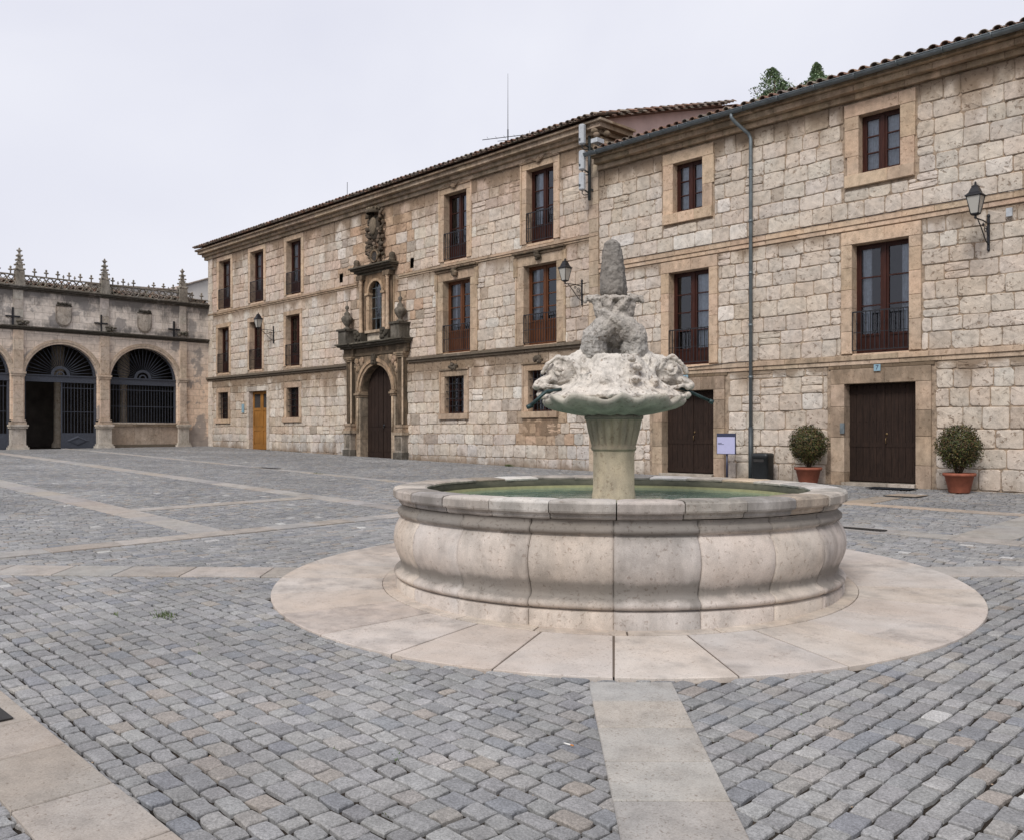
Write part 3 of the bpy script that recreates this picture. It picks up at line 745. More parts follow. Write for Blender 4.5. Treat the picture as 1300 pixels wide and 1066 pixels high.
h=MB(); h.ell((PX+.12,y-.04,z0p+1.25),(.05,.03,.05),8); h.tube([(PX+.12,y-.06,z0p+1.22),(PX+.12,y-.07,z0p+1.12)],.012); h.build('handle',M['iron'],dd)
# carved coat of arms with crown, mantling and small round opening
random.seed(8); m_=MB(); cz=9.15
for k in range(40):
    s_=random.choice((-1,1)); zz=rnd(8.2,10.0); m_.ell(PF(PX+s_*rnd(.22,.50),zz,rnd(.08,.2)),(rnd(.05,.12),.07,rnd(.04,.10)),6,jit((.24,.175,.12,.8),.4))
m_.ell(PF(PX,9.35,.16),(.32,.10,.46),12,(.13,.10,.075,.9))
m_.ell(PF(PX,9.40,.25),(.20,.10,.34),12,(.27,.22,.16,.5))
for k in range(46):
    s_=random.choice((-1,1)); zz=rnd(8.15,9.95); w_=.40+.10*sin(zz*9)
    m_.tube([PF(PX+s_*(w_-.16),zz,.12),PF(PX+s_*(w_),zz+rnd(-.1,.12),.22),PF(PX+s_*(w_+rnd(-.05,.1)),zz+rnd(.02,.2),.16)],[.06,.055,.03],6,jit((.25,.19,.14,.7),.3))
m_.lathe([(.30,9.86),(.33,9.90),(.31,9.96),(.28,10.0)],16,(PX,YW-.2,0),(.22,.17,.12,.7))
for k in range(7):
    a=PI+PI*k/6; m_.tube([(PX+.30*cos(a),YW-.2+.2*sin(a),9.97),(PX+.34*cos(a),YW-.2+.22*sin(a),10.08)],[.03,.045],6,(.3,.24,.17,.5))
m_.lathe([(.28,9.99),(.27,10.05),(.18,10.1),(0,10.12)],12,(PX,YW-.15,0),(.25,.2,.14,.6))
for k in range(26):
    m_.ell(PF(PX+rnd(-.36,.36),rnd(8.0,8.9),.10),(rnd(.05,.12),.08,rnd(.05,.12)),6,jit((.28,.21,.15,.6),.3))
m_.lathe([(.17,0),(.19,-.06),(.23,-.10),(.24,-.04),(.24,0.02)],18,(0,0,0),(.33,.24,.16,.5))
# turn the last lathe ring (porthole frame) to face the plaza
n_=18*5
for i in range(len(m_.v)-n_,len(m_.v)):
    x,y_,z=m_.v[i]; m_.v[i]=(PX+x,YW-.14+z,8.27+y_)
cm=m_.build('coat_of_arms',M['portal'],portal)
g=MB(); g.add([(PX+.17*cos(t*PI/9),YW-.175,8.27+.17*sin(t*PI/9)) for t in range(18)],[tuple(range(18))]); g.build('round_opening',M['dark_room'],portal,False)

# ------------------------------------------------------------------ the wing (B)
random.seed(31)
B=thing('stone_wing',(-11.5,YW,gz(-11.5,YW)),'plain limestone wing with drainpipe, two plank doors and large framed windows at the right','building')
XB0=XA1
T=[(-14.66,-13.72),(-9.48,-8.53)]; MM=[(-14.80,-13.52),(-9.64,-8.34)]; DD=[(-15.02,-13.37),(-9.82,-8.19)]
T+=[(-4.1,-3.15)]; MM+=[(-4.25,-2.95)]
holesB=[(a,b,7.52,8.86) for a,b in T]+[(a,b,3.42,5.93) for a,b in MM]+[(a,b,-.5,2.73) for a,b in DD]
clipB=[grow(h,.36,.36,.34,.34) for h in holesB[:3]]+[grow(h,.27,.27,.1,.34) for h in holesB[3:6]]+[grow(h,.42,.42,0,.42) for h in holesB[6:]]
w=MB()
masonry(w,PF,XB0+.03,XB1,.05,3.155,clipB,zoneB,ch=(.36,.47),bw=(.36,.64))
masonry(w,PF,XB0+.03,XB1,3.385,6.25,clipB,zoneB,ch=(.31,.40),bw=(.34,.66))
masonry(w,PF,XB0+.03,XB1,6.515,TOPB,clipB,zoneB,ch=(.31,.40),bw=(.34,.66))
drips(w,[(9.24,1.35,.75),(6.26,1.1,.32),(3.16,1.2,.40)],.6)
w.build('wall',M['block'],B)
w=MB(); backing(w,PF,XB0+.005,XB1,-.5,TOPB+.3,holesB,d=-.003)
w.add([(XB1,YW,-.5),(XB1,YW+13,-.5),(XB1,YW+13,9.5),(XB1,YW,9.5)],[(0,1,2,3)],(.4,.3,.22,.2)); w.build('mortar_bed',M['mortar'],B)
s=MB(); string(s,XB0+.03,XB1,3.16,3.38,.075,(.49,.385,.285),.4); s.build('string_course',M['dressed'],B)
s=MB(); string(s,XB0+.03,XB1,6.26,6.50,.07,(.52,.40,.295),.2); s.build('string_course',M['dressed'],B)
c=MB()
for z0,z1,p in ((TOPB-.0,TOPB+.14,.12),(TOPB+.142,TOPB+.28,.30),(TOPB+.282,TOPB+.36,.42)):
    run(c,PF,XB0+.05,XB1,z0,z1,-.03,p,(.48,.37,.26),seg=(.5,1.3),st=.5)
c.build('cornice',M['dressed'],B)
roof(B,XB0+.35,XB1,YW-.50,TOPB+.385,YW+6.4,11.5,.25,4)
random.seed(33)
for i,(a,b) in enumerate(T): window(B,a,b,7.52,8.86,rows=3,panel=0,rail=False,jw=.26,lh=.30,sill=.28,sillp=.05,proud=.045,curtain=['full','full','full'][i],dep=.2,ears=True,st=.1)
for i,(a,b) in enumerate(MM): window(B,a,b,3.42,5.93,rows=4 if i==0 else 3,panel=.16,jw=.26,lh=.30,proud=.04,curtain=['right','half','full'][i],dep=.25,st=.15)
for i,(a,b) in enumerate(DD):
    zz=gz((a+b)/2,YW)+.10
    d=plank_door(B,a,b,zz,2.73)
    surround(d,a,b,zz-.3,2.73,.33,.34,proud=.05,col=(.48,.375,.28),deep=.26,st=.45,ears=False)
    m_=MB(); run(m_,PF,a-.02,b+.02,zz-.35,zz-.004,-.3,.16,(.42,.37,.31),seg=(1,2),st=.3); m_.build('threshold',M['dressed'],d)
    m_=MB(); run(m_,PF,a-.4,b+.4,3.075,3.155,-.05,.03,(.33,.24,.16),seg=(.2,.4),st=.8); m_.build('relieving_course',M['dressed'],d)
# gutter and drainpipe
g=MB(); yy=YW-.55; zg=TOPB+.40; n=8; vs=[]; r=.085
for x in (XB0-.05,XB1):
    for k in range(n+1): a=PI+PI*k/n; vs.append((x,yy+r*cos(a),zg+r*sin(a)))
    for k in range(n+1): a=PI+PI*k/n; vs.append((x,yy+(r-.008)*cos(a),zg+(r-.008)*sin(a)))
q=n+1; fs=[]
for k in range(n): fs+=[(k,k+1,2*q+k+1,2*q+k),(q+k,3*q+k,3*q+k+1,q+k+1)]
fs+=[(0,2*q,3*q,q),(n,q+n,3*q+n,2*q+n),tuple(range(q))+tuple(range(2*q-1,q-1,-1))]
g.add(vs,fs,smooth=True); g.tube([(XB0-.05,yy-r,zg),(XB1,yy-r,zg)],.012,6)
x=XB0+.4
while x<XB1: 
    g.tube([(x,yy-(r+.006)*cos(a*PI/6),zg-(r+.006)*sin(a*PI/6)) for a in range(7)],.011,5); x+=.95
g.build('gutter',M['zinc'],B)
g=MB(); px=-12.23
g.tube([(px-.28,yy,zg-.07),(px-.28,yy,zg-.16),(px-.22,yy+.08,zg-.28),(px-.05,YW-.14,zg-.52),(px,YW-.11,zg-.66),(px,YW-.11,1.75)],.045,10)
for zz in (8.2,6.9,5.6,4.3,3.0): g.tube([(px,YW-.11,zz-.03),(px,YW-.11,zz+.03)],.056,10); g.box(px-.012,px+.012,YW-.07,YW+.0,zz-.012,zz+.012)
dp=g.build('drainpipe',M['zinc'],B)
g=MB(); g.tube([(px,YW-.11,1.76),(px,YW-.11,gz(px,YW)-.05)],.058,10); g.build('pipe_shoe',M['zinc_dark'],dp)
g=MB(); g.tube([(XB0+.1,YW-.085,6.512),(-14,YW-.088,6.513),(-9,YW-.086,6.513),(XB1,YW-.086,6.512)],.009,5)
g.tube([(px+.1,YW-.085,3.40),(-13.0,YW-.09,3.39),(-13.4,YW-.1,3.36),(-14.3,YW-.09,3.33),(-15.3,YW-.088,3.34)],.009,5); g.build('cable',M['iron'],B)

# ------------------------------------------------------------------ gallery
random.seed(41)
G=thing('arcaded_gallery',(XG,14,gz(XG,14)),'low arcaded stone gallery with pinnacles and iron fan grilles along the left side','building')
GY0=8.3; GY1=YW-.0
archs=[(8.30,11.31),(11.83,14.88),(15.40,18.57)]
zs=3.98
w=MB(); gc=(.4,.33,.27,.2)
th=.5
for a,b in archs: spandrel(w,PG,a,b,(a+b)/2,zs,(b-a)/2,6.0,-th,0,gc,30)
def gbox(mb,u0,u1,v0,v1,d0,d1,col=gc): 
    mb.box(XG+d0,XG+d1,u0,u1,v0,v1,col)
for a,b in ((7.8,8.30),(11.31,11.83),(14.88,15.40),(18.57,GY1)): gbox(w,a,b,.3,6.0,-th,0)
gbox(w,7.8,GY1,6.001,7.76,-th,0)
w.build('wall',M['ashlar'],G)
for a,b in archs:
    m_=MB(); cx=(a+b)/2; r=(b-a)/2
    archband(m_,PG,cx,zs,r+.002,r+.09,-.2,.035,(.54,.45,.36,.1)); archband(m_,PG,cx,zs,r+.092,r+.15,-.02,.06,(.48,.40,.32,.2)); archband(m_,PG,cx,zs,r+.152,r+.21,-.02,.03,(.46,.38,.30,.1)); m_.build('archivolt',M['dressed'],G)
for a,b in ((11.31,11.83),(14.88,15.40),(18.57,19.02)):
    m_=MB(); gg=gz(XG,a)-.1; dc=(.52,.43,.345)
    vrun(m_,PG,a+.06,b-.06,gg+1.5,6.0,-.02,.10,dc,seg=(.4,.8),st=.15)
    for k,(z0,z1,e,p) in enumerate(((gg,gg+.22,.12,.26),(gg+.222,gg+.30,.07,.21),(gg+.302,gg+1.02,.02,.16),(gg+1.022,gg+1.10,.07,.22),(gg+1.102,gg+1.18,.10,.25),(gg+1.182,gg+1.30,.04,.18),(gg+1.302,gg+1.38,.06,.2),(gg+1.382,gg+1.498,.0,.15))):
        gbox(m_,a-e+(.06 if k>5 else 0),b+e-(.06 if k>5 else 0),z0,z1,-.3 if b<19 else -.01,p,jit((*((.52,.48,.42) if k<5 else dc),.35),.08))
    gbox(m_,a-.03,b+.03,4.14,4.22,-.02,.16,(*dc,.3)); gbox(m_,a,b,4.05,4.138,-.02,.13,(*dc,.3))
    m_.build('pier',M['dressed'],G); m_=MB()
    vrun(m_,PG,a+.06,b-.06,6.20,7.72,-.02,.05,(.50,.46,.41),seg=(.3,.4),st=.4)
    m_.build('attic_strip',M['dressed'],G)
m_=MB()
for z0,z1,p in ((6.0,6.06,.06),(6.062,6.12,.14),(6.122,6.18,.20)): run(m_,PG,7.8,GY1,z0,z1,-.02,p,(.25,.23,.205),seg=(.6,1.2),st=.9)
m_.build('string_course',M['portal'],G)
m_=MB()
for z0,z1,p in ((7.70,7.765,.08),(7.767,7.83,.15),(7.832,7.89,.20)): run(m_,PG,7.8,GY1-.0,z0,z1,-th-.03,p,(.27,.25,.225),seg=(.6,1.2),st=.8)
m_.build('coping',M['portal'],G)
# low wall with sill under the right-hand arch
m_=MB(); gg=gz(XG,17)-.1
run(m_,PG,15.40,18.57,gg,gg+.25,-.35,-.02,(.27,.25,.22),seg=(.6,1),st=.8); run(m_,PG,15.40,18.57,gg+.252,1.93,-.35,-.06,(.40,.33,.26),seg=(.8,1.4),st=.35)
run(m_,PG,15.40,18.57,1.932,2.02,-.38,.0,(.42,.33,.24),seg=(.8,1.4),st=.3); run(m_,PG,15.40,18.57,2.022,2.10,-.40,.05,(.46,.40,.33),seg=(.8,1.4),st=.3)
m_.build('sill_wall',M['dressed'],G)
# shields in low relief
for cy,zc,sw in ((13.40,6.76,.33),(16.95,6.76,.33)):
    m_=MB(); n=14; pts=[(cy-sw,zc+.42),(cy+sw,zc+.42)]+[(cy+sw*cos(t*PI/n),zc-.12-.36*sin(t*PI/n)) for t in range(n+1)]
    N=len(pts)
    for (k,d0,d1,col) in ((1.0,-.01,.05,(.36,.32,.28,.4)),(.86,.05,.075,(.42,.38,.33,.3))):
        pp=[(cy+(u-cy)*k,zc+(v-zc)*k) for u,v in pts]
        m_.add([PG(u,v,d0) for u,v in pp]+[PG(u,v,d1) for u,v in pp],[tuple(range(N,2*N))]+[(i,(i+1)%N,N+(i+1)%N,N+i) for i in range(N)],col)
    for k in range(7): m_.ell(PG(cy-sw+.09+k*.085,zc+.50+rnd(0,.06),.05),(.05,.05,.06),6,(.18,.17,.15,.9))
    m_.tube([PG(cy-sw,zc+.44,.05),PG(cy+sw,zc+.44,.05)],.03,6,(.15,.14,.13,.9))
    m_.build('shield_relief',M['portal'],G)
for cy in (11.36,14.98,18.35):
    m_=MB(); z=6.56; m_.box(XG+.0,XG+.075,cy-.035,cy+.035,z-.36,z+.38); m_.box(XG+.015,XG+.085,cy-.28,cy+.28,z-.03,z+.03); m_.build('iron_cross_anchor',M['iron'],G)
    m_=MB(); 
    for k in range(10): m_.ell(PG(cy+.42+rnd(-.2,.2),6.33+rnd(-.07,.09),.12),(.09,rnd(.05,.12),rnd(.04,.08)),6,jit((.22,.2,.17,.6),.3))
    m_.build('gargoyle',M['portal'],G)
# openwork cresting and pinnacles
m_=MB(); yb=7.9
cc=(.29,.265,.225,.4)
u=7.9
m_.box(XG-.10,XG+.06,7.8,GY1,7.892,7.94,cc); m_.box(XG-.08,XG+.03,7.8,GY1-.9,8.33,8.38,cc); m_.box(XG-.08,XG+.03,GY1-.9,GY1-.02,8.08,8.12,cc)
while u<GY1-.25:
    low=u>GY1-1.0
    top=8.10 if low else 8.34
    hh=top-7.93
    n=10; R_=.15; zc=7.93+hh/2
    m_.tube([(XG-.02,u+R_*cos(t*2*PI/n),zc+hh*.48*sin(t*2*PI/n)) for t in range(n+1)],.028,5,jit(cc,.3))
    m_.tube([(XG-.02,u-.1,zc-.1),(XG-.02,u+.1,zc+.1)],.02,4,cc); m_.tube([(XG-.02,u+.1,zc-.1),(XG-.02,u-.1,zc+.1)],.02,4,cc)
    if random.random()<.6: m_.ell((XG-.02,u+.15,zc+rnd(-.1,.1)),(.06,.05,.07),5,jit((.3,.22,.17,.4),.3))
    u+=.31
u=8.0; k=0
while u<GY1-.3:
    zt=8.12 if u>GY1-.9 else 8.38
    if not any(abs(u-p)<.2 for p in (11.64,15.17,18.8)) and random.random()<(.9 if k%2==0 else .5):
        s_=1.0 if k%2==0 else .55
        m_.tube([(XG-.02,u,zt),(XG-.02,u,zt+.26*s_)],.022*s_+.008,5,cc); m_.ell((XG-.02,u,zt+.17*s_),(.04,.11*s_,.035*s_+.01),5,cc); m_.ell((XG-.02,u,zt+.27*s_),(.04,.045*s_,.06*s_),5,cc)
    u+=.235; k+=1
m_.build('cresting',M['portal'],G)
for py,sc in ((11.64,1.0),(15.17,1.0),(18.80,1.08)):
    m_=MB(); cc=(.31,.285,.245,.4); x=XG-.05; w_=.17*sc
    m_.box(x-w_*1.15,x+w_*1.15,py-w_*1.15,py+w_*1.15,7.892,8.06,cc); m_.box(x-w_,x+w_,py-w_,py+w_,8.062,8.52,cc)
    pr=[(w_*1.35,8.54),(w_*1.35,8.60),(w_*1.0,8.64),(w_*.85,8.85),(w_*.95,8.9),(w_*.6,8.93),(w_*.45,9.2),(w_*.25,9.3),(w_*.5,9.36),(w_*.5,9.42),(.02,9.47)]
    m_.lathe(pr,4,(x,py,0),cc,False,a0=PI/4,a1=PI/4+2*PI)
    for zz,rr in ((8.60,1.3),(8.80,1.15),(9.0,.85),(9.18,.65)):
        for a in range(4):
            an=a*PI/2+PI/4; m_.ell((x+w_*rr*cos(an),py+w_*rr*sin(an),zz),(.05,.05,.045),5,cc)
    m_.ell((x,py,9.40),(.05,.13,.04),5,cc); m_.ell((x,py,9.46),(.04,.04,.07),5,cc)
    m_.build('pinnacle',M['portal'],G)
# fan grilles, transoms, screens
for i,(a,b) in enumerate(archs):
    m_=MB(); cx=(a+b)/2; r=(b-a)/2; D=-.30
    archband(m_,PG,cx,zs+.12,r-.14,r-.04,D,D+.07,(.05,.055,.075,0),24,.05,PI-.05)
    zt=zs+.18
    m_.box(XG+D-.02,XG+D+.10,a+.01,b-.01,zt-.05,zt,(.1,.1,.1,0)); m_.box(XG+D,XG+D+.06,a+.01,b-.01,zt-.27,zt-.051,(.1,.1,.1,0)); m_.box(XG+D-.02,XG+D+.09,a+.01,b-.01,zt-.32,zt-.271,(.1,.1,.1,0))
    archband(m_,PG,cx,zt,.28,.40,D,D+.06,(.05,.055,.075,0),14); archband(m_,PG,cx,zt,.12,.18,D,D+.04,(.05,.055,.075,0),10)
    for k in range(1,22):
        t=PI*k/22; rr=r-.12; z2=zs+.12+rr*sin(t)
        m_.tube([(XG+D+.03,cx+.40*cos(t),zt+.40*sin(t)),(XG+D+.03,cx+rr*cos(t),max(zt+.02,z2))],.016,4)
    f_=m_.build('fan_grille',M['bluegrey'],G)
    m_=MB(); zb=gz(XG,cx)+.03 if i<2 else 2.10; zt-=.32
    m_.box(XG+D,XG+D+.07,a+.02,a+.10,zb,zt); m_.box(XG+D,XG+D+.07,b-.10,b-.02,zb,zt)
    u0=a+.10; u1=b-.10
    if i==1: u0=13.38
    if i<2:
        m_.box(XG+D,XG+D+.05,u0,u1,zb,zb+.66)
        c0=(u0+u1)/2
        m_.add([(XG+D+.052,c0-.5,zb+.33),(XG+D+.052,c0,zb+.10),(XG+D+.052,c0+.5,zb+.33),(XG+D+.052,c0,zb+.56),(XG+D+.075,c0-.36,zb+.33),(XG+D+.075,c0,zb+.17),(XG+D+.075,c0+.36,zb+.33),(XG+D+.075,c0,zb+.49)],[(0,1,5,4),(1,2,6,5),(2,3,7,6),(3,0,4,7)])
        zb+=.66
        m_.box(XG+D,XG+D+.05,u0,u0+.05,zb,zt)
    n=int((u1-u0)/.13)
    for k in range(1,n): 
        x=u0+(u1-u0)*k/n; m_.box(XG+D+.02,XG+D+.036,x-.009,x+.009,zb,zt)
    for zz in (zb+.0,zb+(zt-zb)*.42,zt-.25): m_.box(XG+D+.012,XG+D+.044,u0,u1,zz,zz+.025)
    tag(m_.build('iron_screen',M['bluegrey'],G),'blue grey iron screen, its left leaf open' if i==1 else None)
# inside of the gallery
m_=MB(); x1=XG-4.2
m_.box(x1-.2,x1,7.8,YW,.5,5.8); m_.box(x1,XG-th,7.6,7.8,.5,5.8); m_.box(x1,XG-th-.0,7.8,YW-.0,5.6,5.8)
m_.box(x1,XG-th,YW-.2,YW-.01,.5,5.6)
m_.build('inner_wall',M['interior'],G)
for u in (13.9,16.9,10.5):
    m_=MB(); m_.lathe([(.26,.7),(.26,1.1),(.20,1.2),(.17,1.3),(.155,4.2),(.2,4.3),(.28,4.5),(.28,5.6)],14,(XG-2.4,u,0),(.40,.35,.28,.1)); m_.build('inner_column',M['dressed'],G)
ROOFX=lambda v:(XG-.22-v[1],v[0],v[2]); roof(G,7.8,YW-.12,0,7.93,1.9,8.33,.25,12); ROOFX=None; random.seed(44)
m_=MB(); m_.box(x1+.01,x1+.05,12.6,13.0,2.1,2.5); nt_=m_.build('framed_notice',M['paper'],None); tag(nt_,'small framed notice on the wall inside the open gallery arch','notice')

# building far behind the gallery
BK=thing('background_building',(-56,24,1),'pale rendered building whose wall shows above the gallery parapet','building')
m_=MB(); pp=[(17.6,0.3),(17.6,9.75),(22.6,9.95),(23.2,10.35),(27.5,12.0),(32,10.3),(32,.3)]; N_=len(pp)
m_.add([(-52,u,v) for u,v in pp]+[(-62,u,v) for u,v in pp],[tuple(range(N_)),tuple(range(2*N_-1,N_-1,-1))]+[(k,(k+1)%N_,N_+(k+1)%N_,N_+k) for k in range(N_)]); m_.build('wall',M['plaster_pale'],BK)
m_=MB()
for (a,b),(c_,d_) in zip(pp[1:5],pp[2:6]): m_.add([(-51.85,a,b),(-51.85,c_,d_),(-62.1,c_,d_),(-62.1,a,b),(-51.85,a,b+.07),(-51.85,c_,d_+.07),(-62.1,c_,d_+.07),(-62.1,a,b+.07)],[(3,2,1,0),(4,5,6,7),(0,1,5,4),(1,2,6,5),(2,3,7,6),(3,0,4,7)],(.4,.33,.28,0))
m_.build('roof',M['tile'],BK)

# ------------------------------------------------------------------ ground, setts, bands
random.seed(51)
mb=MB(); xs=[-400,-120,-60]+[-46+i*1.0 for i in range(51)]+[30,120,400]; ys=[-300,-60,-12]+[-3+i*1.0 for i in range(25)]+[60,160,400]
for y in ys:
    for x in xs: mb.v.append((x,y,gz(x,y))); mb.c.append((.1,.1,.1,0))
nx=len(xs)
for j in range(len(ys)-1):
    for i in range(nx-1): mb.f.append([j*nx+i,j*nx+i+1,(j+1)*nx+i+1,(j+1)*nx+i]); mb.sm.append(True)
tag(mb.build('ground',M['dirt'],None,False),kind='structure')

RR=3.56
def cam_ok(x,y):
    X=x*RV[0]+y*RV[1]; Z=x*FV[0]+y*FV[1]
    return Z>1.2 and abs(X)<Z*.62+4.5
SQ=(-12.3,-.35,1.5,12.9)
def orient(x,y):
    """which way the sett courses run here: 0 along x, 1 along y, None outside the sett field"""
    if y>YW-.02 or x<XG+.05: return None
    if math.hypot(x-FC[0],y-FC[1])<RR-.02: return None
    if SQ[0]<x<SQ[1] and SQ[2]<y<SQ[3]:
        a=(x-y)+14.15; b=(x+y)-.95
        if (a>0)==(b>0): return 1   # left / right quarters
        return 0
    if x<SQ[0] and 5.9<y<9.8: return 0
    if x<SQ[0] and y<13.3: return 1
    if y>12.9: return 0
    return 1
SET=[(.24,.236,.231)]*9+[(.208,.206,.206)]*5+[(.275,.27,.263)]*5+[(.265,.25,.232)]*2+[(.265,.238,.212)]*1+[(.20,.203,.212)]*2
def sett(mb,cx,cy,lx,ly,far):
    h=.024+rnd(-.003,.003); tx=rnd(-.012,.012); ty=rnd(-.012,.012); c=random.choice(SET)
    if random.random()<.004: c=(.42,.41,.39)
    c=jit(c,.07); g=gz(cx,cy); gx=(gz(cx+.1,cy)-g)*10; gy=(gz(cx,cy+.1)-g)*10; j=.010
    ax,ay=lx/2,ly/2
    if far: o=[(-ax,-ay),(ax,-ay),(ax,ay),(-ax,ay)]
    else: o=[(-ax,-ay),(rnd(-.02,.02),-ay*1.04),(ax,-ay),(ax*1.03,rnd(-.02,.02)),(ax,ay),(rnd(-.02,.02),ay*1.04),(-ax,ay),(-ax*1.03,rnd(-.02,.02))]
    o=[(a+rnd(-j,j),b+rnd(-j,j)) for a,b in o]; n=len(o)
    def V(a,b,z): return (cx+a,cy+b,g+gx*a+gy*b+z)
    vs=[V(a*1.0,b*1.0,-.002) for a,b in o]
    if not far: vs+=[V(a*.985,b*.985,h-.006+a*tx+b*ty) for a,b in o]
    k=.93 if not far else .95
    vs+=[V(a*(1-.006/ax),b*(1-.006/ay),h+a*tx+b*ty) for a,b in o]
    R_=2 if not far else 1; fs=[]
    for q in range(R_):
        for i in range(n): m=(i+1)%n; fs.append((q*n+i,q*n+m,(q+1)*n+m,(q+1)*n+i))
    if far: fs.append(tuple(R_*n+i for i in range(n)))
    else:
        vs.append(V(0,0,h+.0015)); t=len(vs)-1
        for i in range(n): fs.append((R_*n+i,R_*n+(i+1)%n,t))
    mb.add(vs,fs,c)
mb=MB()
for od in (0,1):
    p=-46 if od else -4
    pend=6 if od else YW
    while p<pend:
        wd=rnd(.116,.140); mid=p+wd/2
        q=(-4 if od else -46)+rnd(0,.3); qe=YW if od else 6
        drift=rnd(0,6)
        while q<qe:
            l=rnd(.13,.22) if random.random()<.85 else rnd(.10,.14)
            cq=q+l/2
            wv=.02*sin(cq*.7+mid*.23)+.006*sin(cq*3.1+mid*1.7)
            x,y=(mid+wv,cq) if od else (cq,mid+wv)
            q+=l
            if not cam_ok(x,y): continue
            if orient(x,y)!=od: continue
            Z=x*FV[0]+y*FV[1]
            gap=rnd(.014,.026)
            sett(mb,x,y,(wd if od else l)-gap,(l if od else wd)-gap,Z>15)
        p+=wd
tag(mb.build('cobblestone_paving',M['sett'],None,False),kind='structure')
print('setts verts',len(mb.v))

def slabpoly(mb,pts,col,h=.037,bev=.006):
    n=len(pts); cx=sum(p[0] for p in pts)/n; cy=sum(p[1] for p in pts)/n
    vs=[(x,y,gz(x,y)-.01) for x,y in pts]+[(x,y,gz(x,y)+h-bev) for x,y in pts]
    for x,y in pts:
        d=math.hypot(x-cx,y-cy); k=1-bev/d; vs.append((cx+(x-cx)*k,cy+(y-cy)*k,gz(x,y)+h))
    fs=[(q*n+i,q*n+(i+1)%n,(q+1)*n+(i+1)%n,(q+1)*n+i) for q in (0,1) for i in range(n)]+[tuple(2*n+i for i in range(n))]
    mb.add(vs,fs,col)
BEI=[(.355,.33,.30),(.365,.345,.32),(.345,.315,.285),(.34,.33,.315),(.32,.31,.30)]
def band(mb,p0,p1,width,seg=(.5,1.0),skip=None,pal=BEI,h=.037):
    p0=Vector(p0); p1=Vector(p1); L=(p1-p0).length; d=(p1-p0)/L; n=Vector((-d.y,d.x)); s=0
    while s<L-.01:
        e=min(L,s+rnd(*seg)); e=L if L-e<.2 else e
        m=p0+d*(s+e)/2
        if not (skip and skip(m.x,m.y)) and cam_ok(m.x,m.y):
            a=p0+d*(s+.007); b=p0+d*(e-.007); w_=n*(width/2)
            c=jit(random.choice(pal),.08); slabpoly(mb,[tuple(a-w_),tuple(b-w_),tuple(b+w_),tuple(a+w_)],(c[0],c[1],c[2],rnd(0,.3)),h)
        s=e
inring=lambda x,y: math.hypot(x-FC[0],y-FC[1])<RR-.35
mb=MB()
x0,x1,y0,y1=SQ
# two diagonals meeting the round apron
import mathutils
s2=math.sqrt(.5)
def diag(c0,sgn,ta,tb):   # points with x-sgn*y=c0
    return None
# diagonal 1: x-y=-14.15, direction (1,1)
for a,b in (((-12.1,2.05),(-8.92,5.23)),((-4.0,10.15),(-1.5,12.65))): band(mb,a,b,.54,seg=(.55,.95))
# diagonal 2: x+y=.95, direction (1,-1)
band(mb,(-3.86,4.81),(-.75,1.70),.56,seg=(.38,.5),pal=[(.375,.35,.315),(.37,.35,.325),(.36,.345,.32)])
band(mb,(-12.0,12.95),(-8.9,9.85),.56,seg=(.5,.9))
band(mb,(x0,1.28),(x0,13.1),.40); band(mb,(x0+.205,12.9),(-.5,12.9),.40); band(mb,(x0+.205,1.47),(-.5,1.47),.46,seg=(.5,.9),pal=[(.36,.325,.285),(.34,.31,.275)]); band(mb,(-.3,1.25),(-.3,13.1),.4)
band(mb,(x0-.205,5.92),(-40,5.92),.5,h=.036,seg=(.6,1.1)); band(mb,(x0-.205,9.80),(XG+.1,9.80),.42,h=.036)
band(mb,(-15.9,6.175),(-15.9,9.585),.38,h=.037)
band(mb,(x0-.205,13.38),(XG+.1,13.38),.24,h=.036)
band(mb,(-4.45,13.105),(-4.45,19.6),.72,seg=(.6,1.0),pal=[(.33,.32,.30),(.32,.31,.29)]); band(mb,(-4.815,16.15),(-12,16.15),.30,h=.036,pal=[(.40,.34,.28),(.37,.32,.27)])
band(mb,(-7.75,16.305),(-7.75,17.72),.5,h=.037,pal=[(.32,.275,.225)])
tag(mb.build('paving_bands',M['slab'],None),kind='structure')
# round apron
mb=MB(); N=26
for i in range(N):
    a0=2*PI*i/N+math.atan2(-7.53,6.27); a1=a0+2*PI/N; g_=.0019
    cuts=[(2.46,RR)]
    if i%7==3: cuts=[(2.46,3.05),(3.054,RR)]
    c=jit(random.choice([(.49,.445,.405),(.52,.47,.425),(.47,.435,.40),(.50,.445,.395)]),.05)
    for r0,r1 in cuts:
        pts=[(FC[0]+r0*cos(a),FC[1]+r0*sin(a)) for a in (a0+g_*1.9+(a1-a0-3.8*g_)*k/3 for k in range(4))][::-1]
        pts+=[(FC[0]+r1*cos(a),FC[1]+r1*sin(a)) for a in (a0+g_+(a1-a0-2*g_)*k/6 for k in range(7))]
        slabpoly(mb,pts[::-1],(c[0],c[1],c[2],rnd(0,.35)),.042,.005)
mb.lathe([(2.30,.0),(3.54,.0)],96,(FC[0],FC[1],0),(.13,.105,.085,0))
for k in range(len(mb.v)-192,len(mb.v)): v=mb.v[k]; mb.v[k]=(v[0],v[1],gz(v[0],v[1])+.036)
for i in range(20):
    a0=2*PI*i/20-.2; a1=a0+2*PI/20-.006; c=jit((.50,.44,.38),.08); w_=rnd(-.03,.02)
    pts=[(FC[0]+2.2*cos(a),FC[1]+2.2*sin(a)) for a in (a0+(a1-a0)*k/4 for k in range(5))][::-1]+[(FC[0]+(2.455)*cos(a),FC[1]+(2.455)*sin(a)) for a in (a0+(a1-a0)*k/5 for k in range(6))]
    slabpoly(mb,pts[::-1],(c[0],c[1],c[2],.3),.048,.004)
tag(mb.build('fountain_apron',M['ring'],None),kind='structure')

